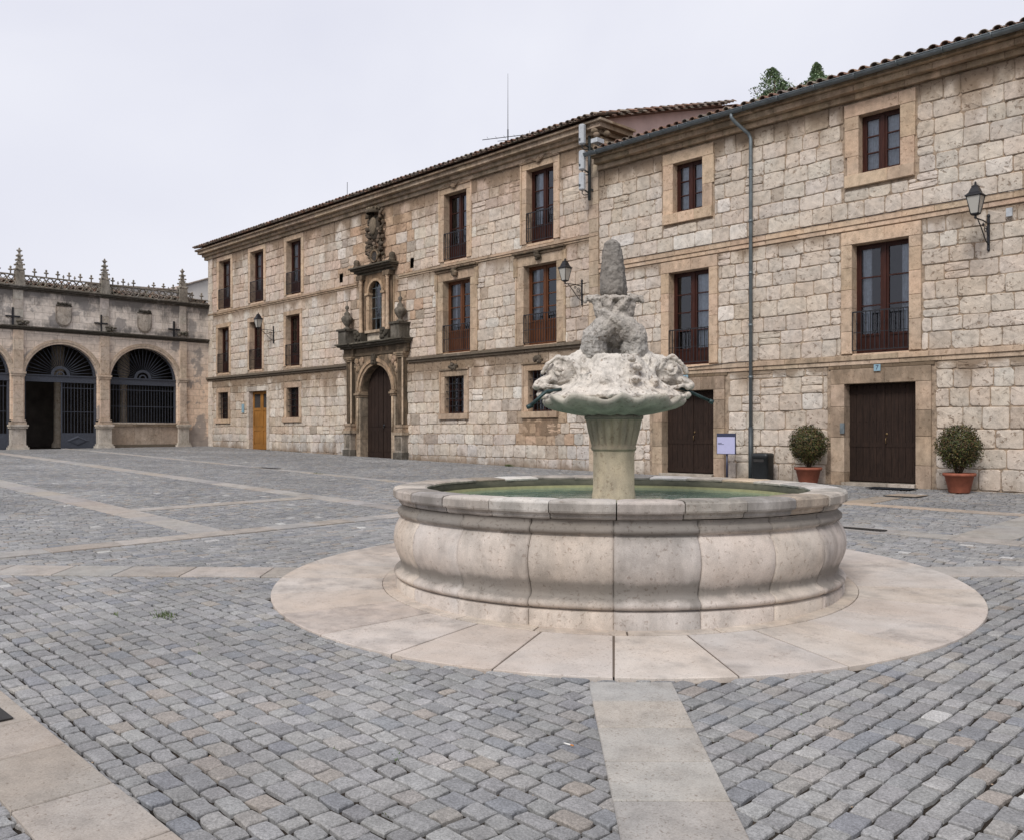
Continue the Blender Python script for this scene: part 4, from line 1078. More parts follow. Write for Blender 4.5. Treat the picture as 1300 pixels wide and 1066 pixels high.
# ------------------------------------------------------------------ fountain
random.seed(61)
F=thing('stone_fountain',(FC[0],FC[1],-.03),'round stone fountain with carved fish-head bowl and worn pine-cone top','fountain')
mb=MB(); NS=20; prof=[(2.26,-.16),(2.315,-.155),(2.325,-.10),(2.325,.118),(2.315,.130),(2.262,.137),(2.262,.145),(2.322,.153),(2.338,.170),(2.342,.190),(2.33,.212),(2.298,.230),(2.276,.243),(2.268,.268),(2.275,.30),(2.292,.345),(2.318,.40),(2.338,.46),(2.346,.52),(2.343,.58),(2.33,.64),(2.305,.69),(2.275,.738),(2.262,.748),(2.262,.762),(2.29,.770),(2.305,.79),(2.305,.812),(2.285,.83),(2.262,.845),(2.262,.875),(2.275,.885)]
for i in range(NS):
    off=math.atan2(-7.53,6.27); a0=2*PI*i/NS+off; a1=2*PI*(i+1)/NS+off; n=12; vs=[]; c=jit(random.choice([(.53,.475,.43),(.50,.46,.425),(.54,.485,.43)]),.05)
    ts=[0,.012,.03]+[.03+.94*k/(n) for k in range(1,n)]+[.97,.988,1]
    w0=rnd(-.004,.006)
    for r,z in prof:
        for t in ts:
            a=a0+(a1-a0)*t; e=min(t,1-t); k=0 if e>.025 else (.006 if e>.005 else .022)
            rr=r-k+w0+.004*mnoise.noise(Vector((a*9,z*5,3.)))
            vs.append((FC[0]+rr*cos(a),FC[1]+rr*sin(a),z))
    m=len(ts); fs=[(j*m+k,j*m+k+1,(j+1)*m+k+1,(j+1)*m+k) for j in range(len(prof)-1) for k in range(m-1)]
    mb.add(vs,fs,(c[0],c[1],c[2],rnd(.1,.5)),True)
    b0=len(mb.v)-len(vs); q=mb.c[b0][3]
    for k in range(b0,len(mb.v)):
        z=mb.v[k][2]; mb.c[k]=(c[0],c[1],c[2],min(1,q+.75*math.exp(-((z-.29)/.07)**2)+.9*math.exp(-((z-.84)/.07)**2)))
basin=mb.build('basin',M['basin'],F)
mb=MB(); NR=26
for i in range(NR):
    w_=2*PI/NR; a0=w_*i+rnd(-.03,.03)*0+.1; a1=a0+w_; gp=.0022; n=7
    c=random.choice([(.52,.47,.41),(.50,.41,.31),(.42,.40,.375),(.50,.46,.42),(.36,.345,.33),(.58,.56,.53),(.54,.44,.34),(.54,.50,.45)])
    dz=rnd(-.004,.004); dr=rnd(-.008,.008)
    pr=[(2.262,.886),(2.285,.89),(2.30,.905),(2.30,.925),(2.315,.94),(2.345,.945),(2.352,.96),(2.352,1.02),(2.335,1.042),(2.28,1.052),(2.03,1.045),(2.005,1.03),(2.012,1.01)]
    vs=[]
    for r,z in pr:
        for k in range(n+1):
            a=a0+gp+(w_-2*gp)*k/n; e=.006 if k in (0,n) else 0
            q=mnoise.noise(Vector((a*14,z*6+r*3,i*1.)))*.010
            vs.append((FC[0]+(r+dr-e*(1 if r>2.1 else -1)+q)*cos(a),FC[1]+(r+dr-e+q)*sin(a),z+dz-(e if z>1.03 else 0)+q*.4*(z>.95)))
    m=n+1; fs=[(j*m+k,j*m+k+1,(j+1)*m+k+1,(j+1)*m+k) for j in range(len(pr)-1) for k in range(n)]
    fs+=[tuple(j*m for j in range(len(pr)))[::-1],tuple(j*m+n for j in range(len(pr)))]
    mb.add(vs,fs,(*jit(c,.06)[:3],rnd(.2,.7)),False)
    for k in range(len(mb.v)-len(vs),len(mb.v)):   # grime on the upright face of the rim, the top rubbed clean
        if mb.v[k][2]<1.03 and pr[(k-(len(mb.v)-len(vs)))//m][0]>2.1: q=mb.c[k]; w9=.93+.45*mnoise.noise(Vector((mb.v[k][0]*3,mb.v[k][1]*3,0))); mb.c[k]=(q[0]*w9+.02,q[1]*w9+.02,q[2]*w9+.02,.55)
mb.build('rim',M['basin'],F)
mb=MB(); mb.lathe([(2.3,1.0),(2.014,1.012),(2.012,.93),(2.02,.885),(2.015,.80),(1.99,.15),(0,.12)],72,(FC[0],FC[1],0)); mb.build('inner_wall',M['algae'],F,False)
mb=MB(); mb.lathe([(2.013,.935),(1.975,.93),(1.965,.88)],72,(FC[0],FC[1],0)); mb.build('waterline_ledge',simple('pale_algae',(.22,.22,.11),.6),F,False)
mb=MB(); mb.lathe([(0.0,.905),(1,.905),(2.03,.905)],72,(FC[0],FC[1],0)); tag(mb.build('water',M['water'],None,False),kind='structure')
def L(a,b,z): return (FC[0]+a*RV[0]+b*FV[0],FC[1]+a*RV[1]+b*FV[1],z)
cs=(.37,.335,.26,.35)
mb=MB(); mb.lathe([(.235,.2),(.232,.95),(.222,1.0),(.220,1.38),(.226,1.42)],32,(FC[0],FC[1],0),(.56,.485,.36,.4),rf=lambda a,z,r:1+.008*sin(a*3+z*4)); mb.build('pillar',M['basin'],F)
mb=MB()
mb.lathe([(.20,1.415),(.235,1.42),(.245,1.445),(.235,1.465),(.245,1.50),(.275,1.62),(.295,1.72),(.300,1.745)],160,(FC[0],FC[1],0),(.50,.43,.31,.55),rf=lambda a,z,r:1-(.10*(max(0,cos(a*20))**2) if 1.48<z<1.73 else 0))
mb.lathe([(.30,1.746),(.315,1.755),(.315,1.785),(.27,1.80)],48,(FC[0],FC[1],0),(.33,.31,.24,.6))
mb.build('capital',M['basin'],F)
# shell bowl: scalloped underside and wavy lip
mb=MB(); nB=160
def lip(a): return .022*sin(a*11)+.012*sin(a*5+1)
pr=[(.24,1.785),(.30,1.79),(.42,1.815),(.55,1.85),(.66,1.885),(.735,1.93),(.76,1.965),(.755,1.99),(.70,1.985),(.60,1.99),(.3,2.0)]
vs=[]
for j,(r,z) in enumerate(pr):
    for i in range(nB):
        a=2*PI*i/nB; fl=(.07*abs(sin(a*9)) if 1<j<8 else 0); k=min(1,j/5)
        rr=r*(1+fl*k-.03*k+.03*sin(a*2+.4)*k)
        ex=.97
        aa=rr*cos(a)*ex; bb=rr*sin(a)*.98
        vs.append(L(aa,bb,z+lip(a)*k*(1 if j<9 else 0)-.028*abs(cos(a*9))*k))
mb.add(vs,[(j*nB+i,j*nB+(i+1)%nB,(j+1)*nB+(i+1)%nB,(j+1)*nB+i) for j in range(len(pr)-1) for i in range(nB)],(.52,.49,.42,.45),True)
mb.build('shell_bowl',M['basin'],F)

def organic(mb,name,mat,par,vox=.012,smooth=3,disp=.02,dscale=.08,disp2=.0):
    o=mb.build(name,mat,par)
    r=o.modifiers.new('r','REMESH'); r.mode='VOXEL'; r.voxel_size=vox; r.use_smooth_shade=True
    if smooth: s=o.modifiers.new('s','SMOOTH'); s.factor=.5; s.iterations=smooth
    for k,(st,sc) in enumerate(((disp,dscale),(disp2,dscale*.35))):
        if st:
            tx=bpy.data.textures.new('clouds%d'%k,'CLOUDS'); tx.noise_scale=sc; tx.noise_depth=3
            d=o.modifiers.new('d','DISPLACE'); d.texture=tx; d.strength=st; d.mid_level=.5; d.texture_coords='GLOBAL'
    return o
def rotz(a): return mathutils.Matrix.Rotation(a,3,'Z')
camz=math.atan2(RV[1],RV[0])
def E(mb,a,b,z,r,tilt=0,yaw=0,n=10):
    R_=rotz(camz+yaw)@mathutils.Matrix.Rotation(tilt,3,'Y'); mb.ell(L(a,b,z),r,n,(.42,.39,.34,.4),R_)
def T_(mb,pts,r,n=10): mb.tube([L(*p) for p in pts],r,n,(.42,.39,.34,.4))
CS=(.43,.40,.35,.4)
# rock mass in the bowl
mb=MB(); mb.lathe([(0,1.9),(.68,1.955),(.70,1.99),(.60,2.05),(.50,2.13),(.41,2.26),(.33,2.38),(.30,2.43),(0,2.43)],40,(FC[0],FC[1],0),CS,rf=lambda a,z,r:1+.06*sin(a*5+z*6)+.04*sin(a*9+z*11))
for k in range(12):
    a=rnd(0,2*PI); z=rnd(1.99,2.36); r=.62-.62*(z-2.0)*.8; mb.ell((FC[0]+r*cos(a),FC[1]+r*sin(a),z),(rnd(.04,.09),rnd(.04,.09),rnd(.03,.05)),7,CS)
heads=[(.02,.0),(PI-.04,.0),(.62,.0),(PI-.62,.0),(-PI/2-.25,1)]
for az,front in heads[:4]:
    ca,sa=cos(az),sin(az)
    def H(r,s,z): r=.50+(r-.60)*1.05; s*=1.1; z=2.16+(z-2.16)*1.18; return (r*ca-s*sa, r*sa+s*ca, z)   # r outwards, s sideways
    def e_(r,s,z,rad,tilt=0): 
        a,b,z=H(r,s,z); E(mb,a,b,z,tuple(q*1.12 for q in rad),tilt,az)
    T_(mb,[H(.25,0,2.36),H(.42,0,2.30),H(.58,0,2.24)],[.17,.18,.17])
    e_(.62,0,2.24,(.19,.165,.155),.25); e_(.55,0,2.31,(.15,.12,.09),.2)
    e_(.80,0,2.165,(.13,.12,.055),.40); e_(.90,0,2.12,(.05,.11,.045),.4)      # snout and thick upper lip
    e_(.72,0,2.005,(.18,.12,.045),-.16); e_(.87,0,2.035,(.045,.10,.035),0)     # jaw and lower lip
    for s_ in (-1,1):
        n_=14
        T_(mb,[H(.68+.062*cos(q*2*PI/n_),s_*.155,2.265+.055*sin(q*2*PI/n_)) for q in range(n_+1)],.017,7)   # eye ring
        e_(.68,s_*.165,2.265,(.030,.03,.028))
        T_(mb,[H(.56,s_*.15,2.25),H(.60,s_*.165,2.34),H(.69,s_*.15,2.365),H(.79,s_*.13,2.31),H(.86,s_*.10,2.22)],[.025,.033,.033,.028,.02])   # brow
        T_(mb,[H(.56,s_*.165,2.34),H(.50,s_*.19,2.27),H(.47,s_*.20,2.17),H(.50,s_*.19,2.08),H(.57,s_*.165,2.03)],[.02,.032,.036,.032,.02])      # gill edge
        T_(mb,[H(.46,s_*.17,2.32),H(.40,s_*.20,2.24),H(.38,s_*.21,2.14),H(.42,s_*.2,2.05)],[.02,.028,.03,.02])
        T_(mb,[H(.90,s_*.06,2.10),H(.80,s_*.13,2.11),H(.68,s_*.155,2.09),H(.60,s_*.15,2.12)],[.022,.024,.022,.015])   # upper mouth line
        T_(mb,[H(.87,s_*.06,2.02),H(.76,s_*.125,2.02),H(.62,s_*.15,2.045),H(.56,s_*.14,2.08)],[.022,.026,.022,.015])  # lower mouth line
        T_(mb,[H(.40,s_*.17,2.30),H(.30,s_*.26,2.22),H(.24,s_*.33,2.10)],[.05,.055,.02])   # side fin
        for q in range(7):
            for w_ in range(2): e_(.44-.06*q,s_*(.15-.05*w_),2.34+.03*w_-.012*q,(.034,.028,.03))      # scales
organic(mb,'fish_group',M['sculpt'],F,.009,1,.045,.09,.016)
# entwined tails
mb=MB()
for s_ in (-1,1):
    T_(mb,[(s_*.20,-.06,2.38),(s_*.235,-.08,2.50),(s_*.22,-.10,2.62),(s_*.12,-.12,2.72),(-s_*.02,-.11,2.80),(-s_*.12,-.04,2.90),(-s_*.13,.0,2.98)],[.12,.125,.13,.125,.11,.10,.08],12)
    T_(mb,[(s_*.20,.14,2.38),(s_*.24,.14,2.50),(s_*.20,.13,2.64),(s_*.10,.1,2.76),(0,.08,2.9)],[.11,.12,.12,.12,.11],12)
    T_(mb,[(s_*.08,-.07,2.84),(s_*.15,-.05,2.96),(s_*.20,-.02,3.04),(s_*.29,-.02,3.045),(s_*.31,-.02,3.0)],[.08,.08,.055,.035,.02],10)
    T_(mb,[(s_*.02,-.13,2.84),(s_*.07,-.15,2.95),(s_*.12,-.15,3.04)],[.05,.06,.045],8)
E(mb,0,.02,2.72,(.22,.17,.15)); E(mb,0,.0,2.64,(.20,.13,.085)); E(mb,.165,-.02,2.50,(.095,.16,.15)); E(mb,-.165,-.02,2.50,(.095,.16,.15)); E(mb,0,.12,2.5,(.25,.09,.16)); E(mb,0,.0,2.92,(.17,.15,.18)); E(mb,0,.04,2.62,(.12,.12,.10))
E(mb,0,0,3.03,(.235,.20,.045)); E(mb,.28,.05,2.62,(.08,.1,.16))
E(mb,-.02,-.14,2.83,(.13,.06,.10),.5)
T_(mb,[(-.14,-.17,2.9),(-.05,-.20,2.82),(.06,-.20,2.74),(.13,-.18,2.66)],[.03,.05,.05,.03],8)
organic(mb,'twisted_tails',M['tails'],F,.009,1,.035,.05,.02)
mb=MB(); mb.box(-.03,.03,-.05,.05,2.42,2.48); 
R_=rotz(camz); mb.v=[tuple(R_@Vector(v)+Vector((*L(0,-.14,0)[:2],0))) for v in mb.v]
mb.build('socket_shade',M['dark_room'],F)  # dark block standing in for the shade inside the square hole
mb=MB(); 
mb.lathe([(0,3.06),(.130,3.06),(.146,3.09),(.150,3.14),(.142,3.24),(.130,3.36),(.115,3.48),(.100,3.58),(.080,3.64),(.045,3.665),(0,3.67)],24,(FC[0],FC[1],0),(.22,.205,.18,.9),rf=lambda a,z,r:1+.06*cos(4*(a-camz-.5))+.05*mnoise.noise(Vector((a*2,z*7,0))))
# slight lean
mb.v=[(v[0]-RV[0]*(v[2]-3.06)*.03,v[1]-RV[1]*(v[2]-3.06)*.03,v[2]) for v in mb.v]
organic(mb,'pine_cone_finial',M['finial'],F,.010,1,.028,.04,.014)
# bronze spouts
for az,re_,za,zb_ in ((.0,1.07,2.07,1.93),(.78,1.0,2.05,1.91),(PI+.30,.98,2.04,1.87),(PI+.08,.92,2.03,1.88)):
    ca,sa=cos(az),sin(az); mb=MB()
    def H(r,z): return L(r*ca,r*sa,z)
    mb.tube([H(.60,za+.02),H(.76,za),H(re_-.03,zb_+.015)],.017,10); mb.tube([H(re_-.045,zb_+.018),H(re_,zb_)],.024,10)
    mb.build('spout',M['bronze'],F)

# ------------------------------------------------------------------ potted box bushes
def leafball(mb,c,r,n,pal,size=.028,sq=1.0,shape=None):
    for i in range(n):
        d=Vector((random.gauss(0,1),random.gauss(0,1),random.gauss(0,1))).normalized()
        nz=mnoise.noise(d*2.0+Vector(c))*.16+mnoise.noise(d*5+Vector(c))*.15
        rad=r*(rnd(.25,1.0)**.35)*(1+nz)
        if random.random()<.05: rad*=rnd(1.03,1.12)
        p=Vector(c)+Vector((d.x*rad,d.y*rad,d.z*rad*sq))
        u=Vector((rnd(-1,1),rnd(-1,1),rnd(-1,1))).normalized(); v=u.cross(d+Vector((.01,0,0))).normalized(); s=size*rnd(.6,1.3)
        cc=jit(random.choice(pal),.3)
        mb.add([tuple(p-u*s),tuple(p+v*s*.45),tuple(p+u*s),tuple(p-v*s*.45)],[(0,1,2,3)],cc)
PALB=[(.034,.046,.012),(.055,.066,.016),(.024,.032,.010),(.11,.09,.028),(.095,.055,.024),(.07,.05,.022)]
def potted(x,y,label):
    g=gz(x,y)+.03; t=thing('potted_bush',(x,y,g),label,'potted plant','potted bushes beside the plank doors')
    mb=MB(); mb.lathe([(.0,.0),(.185,.0),(.20,.02),(.275,.34),(.30,.345),(.315,.36),(.315,.40),(.30,.41),(.275,.405),(.265,.36),(0,.355)],36,(x,y,g)); p=mb.build('pot',M['terracotta'],t)
    mb=MB(); mb.lathe([(0,.375),(.266,.37)],20,(x,y,g)); mb.build('soil',M['bark'],p,False)
    mb=MB()
    for k in range(9):
        a=rnd(0,2*PI); e=Vector((x+.30*cos(a),y+.30*sin(a),g+rnd(.85,1.25)))
        mb.tube([(x+rnd(-.05,.05),y+rnd(-.05,.05),g+.34),(x+.12*cos(a),y+.12*sin(a),g+.6),tuple(e)],[.018,.013,.006],5)
    mb.build('stems',M['bark'],t)
    mb=MB(); leafball(mb,(x,y,g+.93),.44,8500,PALB,.024,1.05)
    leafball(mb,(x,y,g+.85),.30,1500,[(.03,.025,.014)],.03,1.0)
    mb.build('foliage',M['leaf'],t,False); return t
random.seed(71)
potted(-10.42,19.52,'round box bush in a terracotta pot between the dark bin and the door numbered 7')
potted(-7.05,19.45,'round box bush in a terracotta pot right of the door numbered 7')

# ------------------------------------------------------------------ lanterns
def lantern(x,z,label,off=.78):
    t=thing('wall_lantern',(x,YW,z),label,'wall lamp','black wall lanterns')
    mb=MB(); y0=YW-.045
    mb.box(x-.022,x+.022,y0-.02,y0+.025,z-.35,z+.30); mb.ell((x,y0,z+.32),(.035,.035,.045),6); mb.ell((x,y0,z-.37),(.03,.03,.04),6)
    mb.tube([(x,y0,z+.16),(x,YW-off*.5,z+.18),(x,YW-off,z+.16)],.014,6)
    mb.tube([(x,y0,z-.28),(x,y0-.18,z-.20),(x,y0-.42,z+.02),(x,y0-.60,z+.15)],.012,6)
    for (cy,cz,r) in ((y0-.16,z+.02,.085),(y0-.30,z+.09,.05)):
        mb.tube([(x,cy+r*(1-k*.045)*cos(k*.55),cz+r*(1-k*.045)*sin(k*.55)) for k in range(17)],.008,5)
    mb.tube([(x,y0,z-.1),(x,y0-.08,z-.06),(x,y0-.1,z+.02)],.008,5)
    mb.build('bracket',M['iron'],t)
    ly=YW-off; b=z+.20; mb=MB()
    mb.lathe([(0,b-.06),(.02,b-.05),(.03,b-.02),(.015,b),(.07,b+.02),(.10,b+.045),(0,b+.045)],12,(x,ly,0))
    R0,R1=.10,.19; h0,h1=b+.045,b+.40
    for k in range(4):
        a=PI/4+k*PI/2; mb.tube([(x+R0*cos(a),ly+R0*sin(a),h0),(x+R1*cos(a),ly+R1*sin(a),h1)],.009,5)
        a2=a+PI/2
        mb.tube([(x+R1*cos(a),ly+R1*sin(a),h1),(x+R1*cos(a2),ly+R1*sin(a2),h1)],.012,5); mb.tube([(x+R0*cos(a),ly+R0*sin(a),h0),(x+R0*cos(a2),ly+R0*sin(a2),h0)],.010,5)
    mb.lathe([(R1+.035,h1),(R1+.03,h1+.015),(R1*.75,h1+.07),(R1*.55,h1+.15),(R1*.45,h1+.17),(R1*.45,h1+.20),(R1*.3,h1+.215),(.02,h1+.24),(.025,h1+.27),(0,h1+.30)],4,(x,ly,0),smooth=False,a0=PI/4,a1=PI/4+2*PI)
    mb.build('lantern_frame',M['iron'],t)
    mb=MB(); mb.lathe([(R0*.96,h0+.005),(R1*.96,h1-.004)],4,(x,ly,0),smooth=False,a0=PI/4,a1=PI/4+2*PI); mb.build('lamp_glass',M['lampglass'],t)
lantern(-6.70,5.76,'black wall lantern on the right-hand wing, highest right of the door numbered 7')
lantern(-17.93,5.78,'black wall lantern between the long building and the wing, left of the fountain top')
lantern(-36.10,5.95,'distant black wall lantern above and right of the yellow-brown door')

# ------------------------------------------------------------------ small things on the walls
for px_,pz_,s_,lab,num in ((-9.02,3.07,.15,'small pale blue house number tile reading 7 over the right plank door','7'),(-14.2,3.07,.15,'small pale blue house number tile reading 6 over the left plank door','6')):
    mb=MB(); mb.box(px_-s_/2,px_+s_/2,YW-.10,YW-.085,pz_-s_/2,pz_+s_/2); o=mb.build('house_number_sign',M['plate_blue']); tag(o,lab,'sign')
    cu=bpy.data.curves.new('numeral','FONT'); cu.body=num; cu.size=.15; cu.align_x='CENTER'; cu.align_y='CENTER'; cu.extrude=.001; cu.materials.append(M['navy'])
    t=bpy.data.objects.new('numeral',cu); COL.objects.link(t); t.location=(px_,YW-.102,pz_); t.rotation_euler=(PI/2,0,0); bpy.context.view_layer.update(); me=bpy.data.meshes.new_from_object(t); bpy.data.objects.remove(t); t=bpy.data.objects.new('numeral',me); COL.objects.link(t); t.location=(px_,YW-.102,pz_); t.rotation_euler=(PI/2,0,0); t.parent=o
mb=MB(); mb.box(-9.90,-9.80,YW-.09,YW-.052,1.60,1.84); mb.box(-9.88,-9.82,YW-.094,YW-.0905,1.70,1.80); tag(mb.build('intercom',M['zinc']),'small grey intercom box on the left jamb of the door numbered 7','intercom')
mb=MB(); mb.box(-39.0,-38.8,YW-.07,YW-.035,2.55,2.95); tag(mb.build('wall_plaque',M['plate_blue']),'pale blue plaque left of the yellow-brown door','plaque')
mb=MB(); mb.box(-6.35,-6.24,YW-.10,YW-.04,6.0,6.17); tag(mb.build('junction_box',M['antenna']),'small white junction box beside the right-hand lantern','box')
CAM=thing('security_camera',(-16.85,YW,9.95),'white security camera at the left end of the gutter','camera')
mb=MB(); mb.box(-17.10,-16.86,YW-.60,YW-.30,9.86,9.98); mb.tube([(-16.98,YW-.45,9.86),(-16.98,YW-.2,9.75)],.02,6); mb.build('camera_body',M['antenna'],CAM)
# mobile antennas on a bracket pole
AN=thing('antenna_array',(-17.52,YW-.15,8.5),'grey pole with three pale panel antennas on the corner of the long building','antenna')
mb=MB(); x=-17.50; y=YW-.20; mb.tube([(x,y,8.38),(x,y,10.25)],.045,10)
for zz in (8.7,9.9): mb.box(x-.02,x+.02,y,YW-.0,zz-.03,zz+.03)
mb.build('pole',M['zinc_dark'],AN)
for k,(z0,z1) in enumerate(((9.92,10.50),(9.18,9.74),(8.60,9.10))):
    mb=MB(); yy=y-.34; xx=x+.02
    bm_=[]; w_=.10; d_=.055
    mb.lathe([(0,z0),(.075,z0),(.105,z0+.03),(.105,z1-.03),(.075,z1),(0,z1)],8,(xx,yy,0),smooth=False,a0=PI/8,a1=PI/8+2*PI)
    p=mb.build('panel',M['antenna'],AN)
    mb=MB(); mb.tube([(x,y,z0-.02),(xx,yy+.05,z0+.04)],.022,6); mb.tube([(xx,yy,z0),(xx,yy,z0-.1),(xx,yy+.1,z0-.12),(x,y,z0-.05)],.014,6); mb.box(xx-.02,xx+.02,yy-.12,yy-.1,z0+.1,z0+.16); mb.build('bracket',M['zinc_dark'],p)
# television aerials on the roof
TV=thing('tv_aerial',(-21.6,21.5,10.8),'tall whip aerial with a crossed yagi on the long roof','aerial')
mb=MB(); ax,ay=-22.4,21.3; k_=21.3/YW
mb.tube([(ax,ay,10.9),(ax,ay,11.95)],.022,6); mb.tube([(ax,ay,11.95),(ax,ay,13.85)],[.012,.005],5)
zz=11.7; mb.tube([(ax-.75,ay-.5,zz-.05),(ax+.65,ay+.4,zz+.02)],.013,5); mb.tube([(ax-.3,ay-.2,zz-.13),(ax+.35,ay+.2,zz-.13)],.010,5)
for t in (-.6,-.35,-.1,.2,.45,.65): mb.tube([(ax+t+.08,ay+t*.62-.12,zz),(ax+t-.08,ay+t*.62+.12,zz)],.006,4)
mb.tube([(ax+.65,ay+.4,zz-.12),(ax+.65,ay+.4,zz+.14)],.01,4); mb.build('mast',M['iron'],TV)
mb=MB(); mb.tube([(-31.1,20.6,10.8),(-31.1,20.6,11.75)],.012,5); tag(mb.build('rod_aerial',M['iron']),'thin rod aerial standing on the roof left of the portal','aerial')
mb=MB(); mb.lathe([(0,0),(.13,0),(.13,.18),(.17,.2),(.02,.3),(0,.3)],10,(-26.6,20.9,11.0)); tag(mb.build('roof_cowl',M['iron']),'small dark vent cowl on the tiled roof above the tall windows','vent')

# ------------------------------------------------------------------ information sign, bin, mats, grates
x,y=-12.62,19.55; g=gz(x,y)+.02
S=thing('information_sign',(x,y,g),'small lavender information panel on a dark post left of the drainpipe','sign')
mb=MB(); mb.tube([(x,y,g),(x,y,g+.72)],.024,8); mb.box(x-.1,x+.1,y-.06,y+.06,g,g+.02); mb.build('post',M['navy'],S)
mb=MB(); mb.box(x-.27,x+.27,y-.045,y-.015,g+.66,g+1.18); bd=mb.build('frame',M['navy'],S)
mb=MB(); mb.box(x-.255,x+.255,y-.050,y-.046,g+.675,g+1.09); pl=mb.build('panel',M['paper'],bd)
mb=MB()
for k,(w_,zz) in enumerate(((.11,g+.93),(.17,g+.90))): mb.box(x-.23,x-.23+w_,y-.053,y-.0505,zz,zz+.012)
mb.build('text_lines',M['navy'],bd)
x,y=-11.66,19.62; g=gz(x,y)+.02
BN=thing('litter_bin',(x,y,g),'dark rounded litter bin between the drainpipe and the potted bush','bin')
mb=MB(); pts=[]; 
def rr_(hx,hy,r,n=5):
    o=[]
    for cx,cy,a0 in ((hx-r,hy-r,0),(-hx+r,hy-r,PI/2),(-hx+r,-hy+r,PI),(hx-r,-hy+r,1.5*PI)):
        for k in range(n+1): a=a0+PI/2*k/n; o.append((cx+r*cos(a),cy+r*sin(a)))
    return o
o0=rr_(.22,.18,.07); n=len(o0); vs=[]
lv=[(.97,0),(1,.02),(1,.60),(1.03,.605),(1.03,.66),(.97,.70),(.8,.715)]
for k,zz in lv: vs+=[(x+a*k,y+b*k,g+zz) for a,b in o0]
mb.add(vs,[(j*n+i,j*n+(i+1)%n,(j+1)*n+(i+1)%n,(j+1)*n+i) for j in range(len(lv)-1) for i in range(n)]+[tuple((len(lv)-1)*n+i for i in range(n))],smooth=True); mb.build('body',M['bin'],BN)
mb=MB(); mb.box(x-.14,x+.14,y-.192,y-.184,g+.50,g+.57); mb.build('slot',M['rubber'],BN)
mb=MB(); g=gz(-8.4,19.45)+.045; mb.box(-8.95,-8.0,19.3,19.75,g,g+.015); tag(mb.build('door_mat',M['mat']),'black door mat before the door numbered 7','mat')
mb=MB(); g=gz(-7.6,18.3); mb.box(-7.92,-7.32,17.95,18.55,g+.03,g+.044,(.33,.28,.23,.1)); hc=mb.build('inspection_cover',M['slab']); tag(hc,'square beige inspection cover in the setts before the door numbered 7','cover')
mb=MB(); mb.box(-7.95,-7.29,17.92,18.58,g+.02,g+.036); mb.build('frame',M['rubber'],hc)
def grate(x,y,lab,l=.6,w_=.16):
    g=gz(x,y)+.038; t=thing('drain_grate',(x,y,g),lab,'drain grate','drain grates in the paving')
    mb=MB(); mb.box(x-l/2,x+l/2,y-w_/2,y-w_/2+.02,g,g+.012); mb.box(x-l/2,x+l/2,y+w_/2-.02,y+w_/2,g,g+.012)
    n=int(l/.05)
    for k in range(n+1): xx=x-l/2+l*k/n; mb.box(xx-.009,xx+.009,y-w_/2+.02,y+w_/2-.02,g,g+.01)
    mb.build('bars',M['rubber'],t)
grate(-6.05,12.85,'iron drain grate in the band just right of the fountain',.75); grate(-24.4,13.38,'iron drain grate in the far paving band below the distant lantern',1.2,.2)
x,y=-6.17,1.50; g=gz(x,y)+.038
mb=MB(); mb.box(x-.2,x+.2,y-.22,y+.10,g,g+.008); tag(mb.build('drain_cover',M['rubber']),'dark drain cover set in the paving band at the lower left corner','drain cover')
# tufts of grass between the setts
random.seed(81)
mb=MB()
def tuft(x,y,n,s=.05,spread=.08,el=1.0):
    for i in range(n):
        px_,py_=x+random.gauss(0,spread)*el,y+random.gauss(0,spread)*.5; g=gz(px_,py_)+.02; a=rnd(0,2*PI); l=s*rnd(.5,1.3)
        dx,dy=cos(a)*.004,sin(a)*.004; bx,by=cos(a+1.4)*l*.8,sin(a+1.4)*l*.8
        c=jit(random.choice([(.055,.10,.02),(.08,.13,.03),(.10,.11,.035)]),.25)
        mb.add([(px_-dx,py_-dy,g),(px_+dx,py_+dy,g),(px_+bx,py_+by,g+l*.8)],[(0,1,2)],c)
tuft(-7.95,3.35,160,.035,.09); tuft(-8.3,3.05,20,.03,.03); tuft(-21.65,13.4,200,.05,.14)
for x_ in (-21.0,-20.9): tuft(x_,19.95,120,.10,.06)
for k in range(60):
    x_,y_=rnd(-10,-1.5),rnd(1.2,5.5); tuft(x_,y_,5,.02,.03)
for k in range(14):
    a=rnd(0,2*PI); tuft(FC[0]+2.46*cos(a),FC[1]+2.46*sin(a),14,.03,.04)
tag(mb.build('grass_tufts',M['leaf'],None,False),'sparse green grass tufts in the joints','grass',kind='stuff')
mb=MB()
for k in range(260):
    x_,y_=rnd(-11,-1),rnd(1,7)
    if math.hypot(x_-FC[0],y_-FC[1])<RR: continue
    s_=rnd(.004,.012); g=gz(x_,y_)+.012; mb.ell((x_,y_,g),(s_,s_*.8,s_*.5),3,(.4,.3,.2))
tag(mb.build('grit',M['mortar'],None,False),'small grit and crumbs in the joints','grit',kind='stuff')
x,y=-3.42,3.68; g=gz(x,y)+.045
CG=thing('cigarette_butt',(x,y,g),'cigarette butt lying on the setts beside the slab band in the foreground','litter')
mb=MB(); mb.tube([(x,y,g),(x+.045,y+.005,g)],.004,6); mb.build('paper',M['white'],CG)
mb=MB(); mb.tube([(x+.045,y+.005,g),(x+.065,y+.007,g)],.0042,6); mb.build('filter',simple('orange_filter',(.5,.2,.05)),CG)

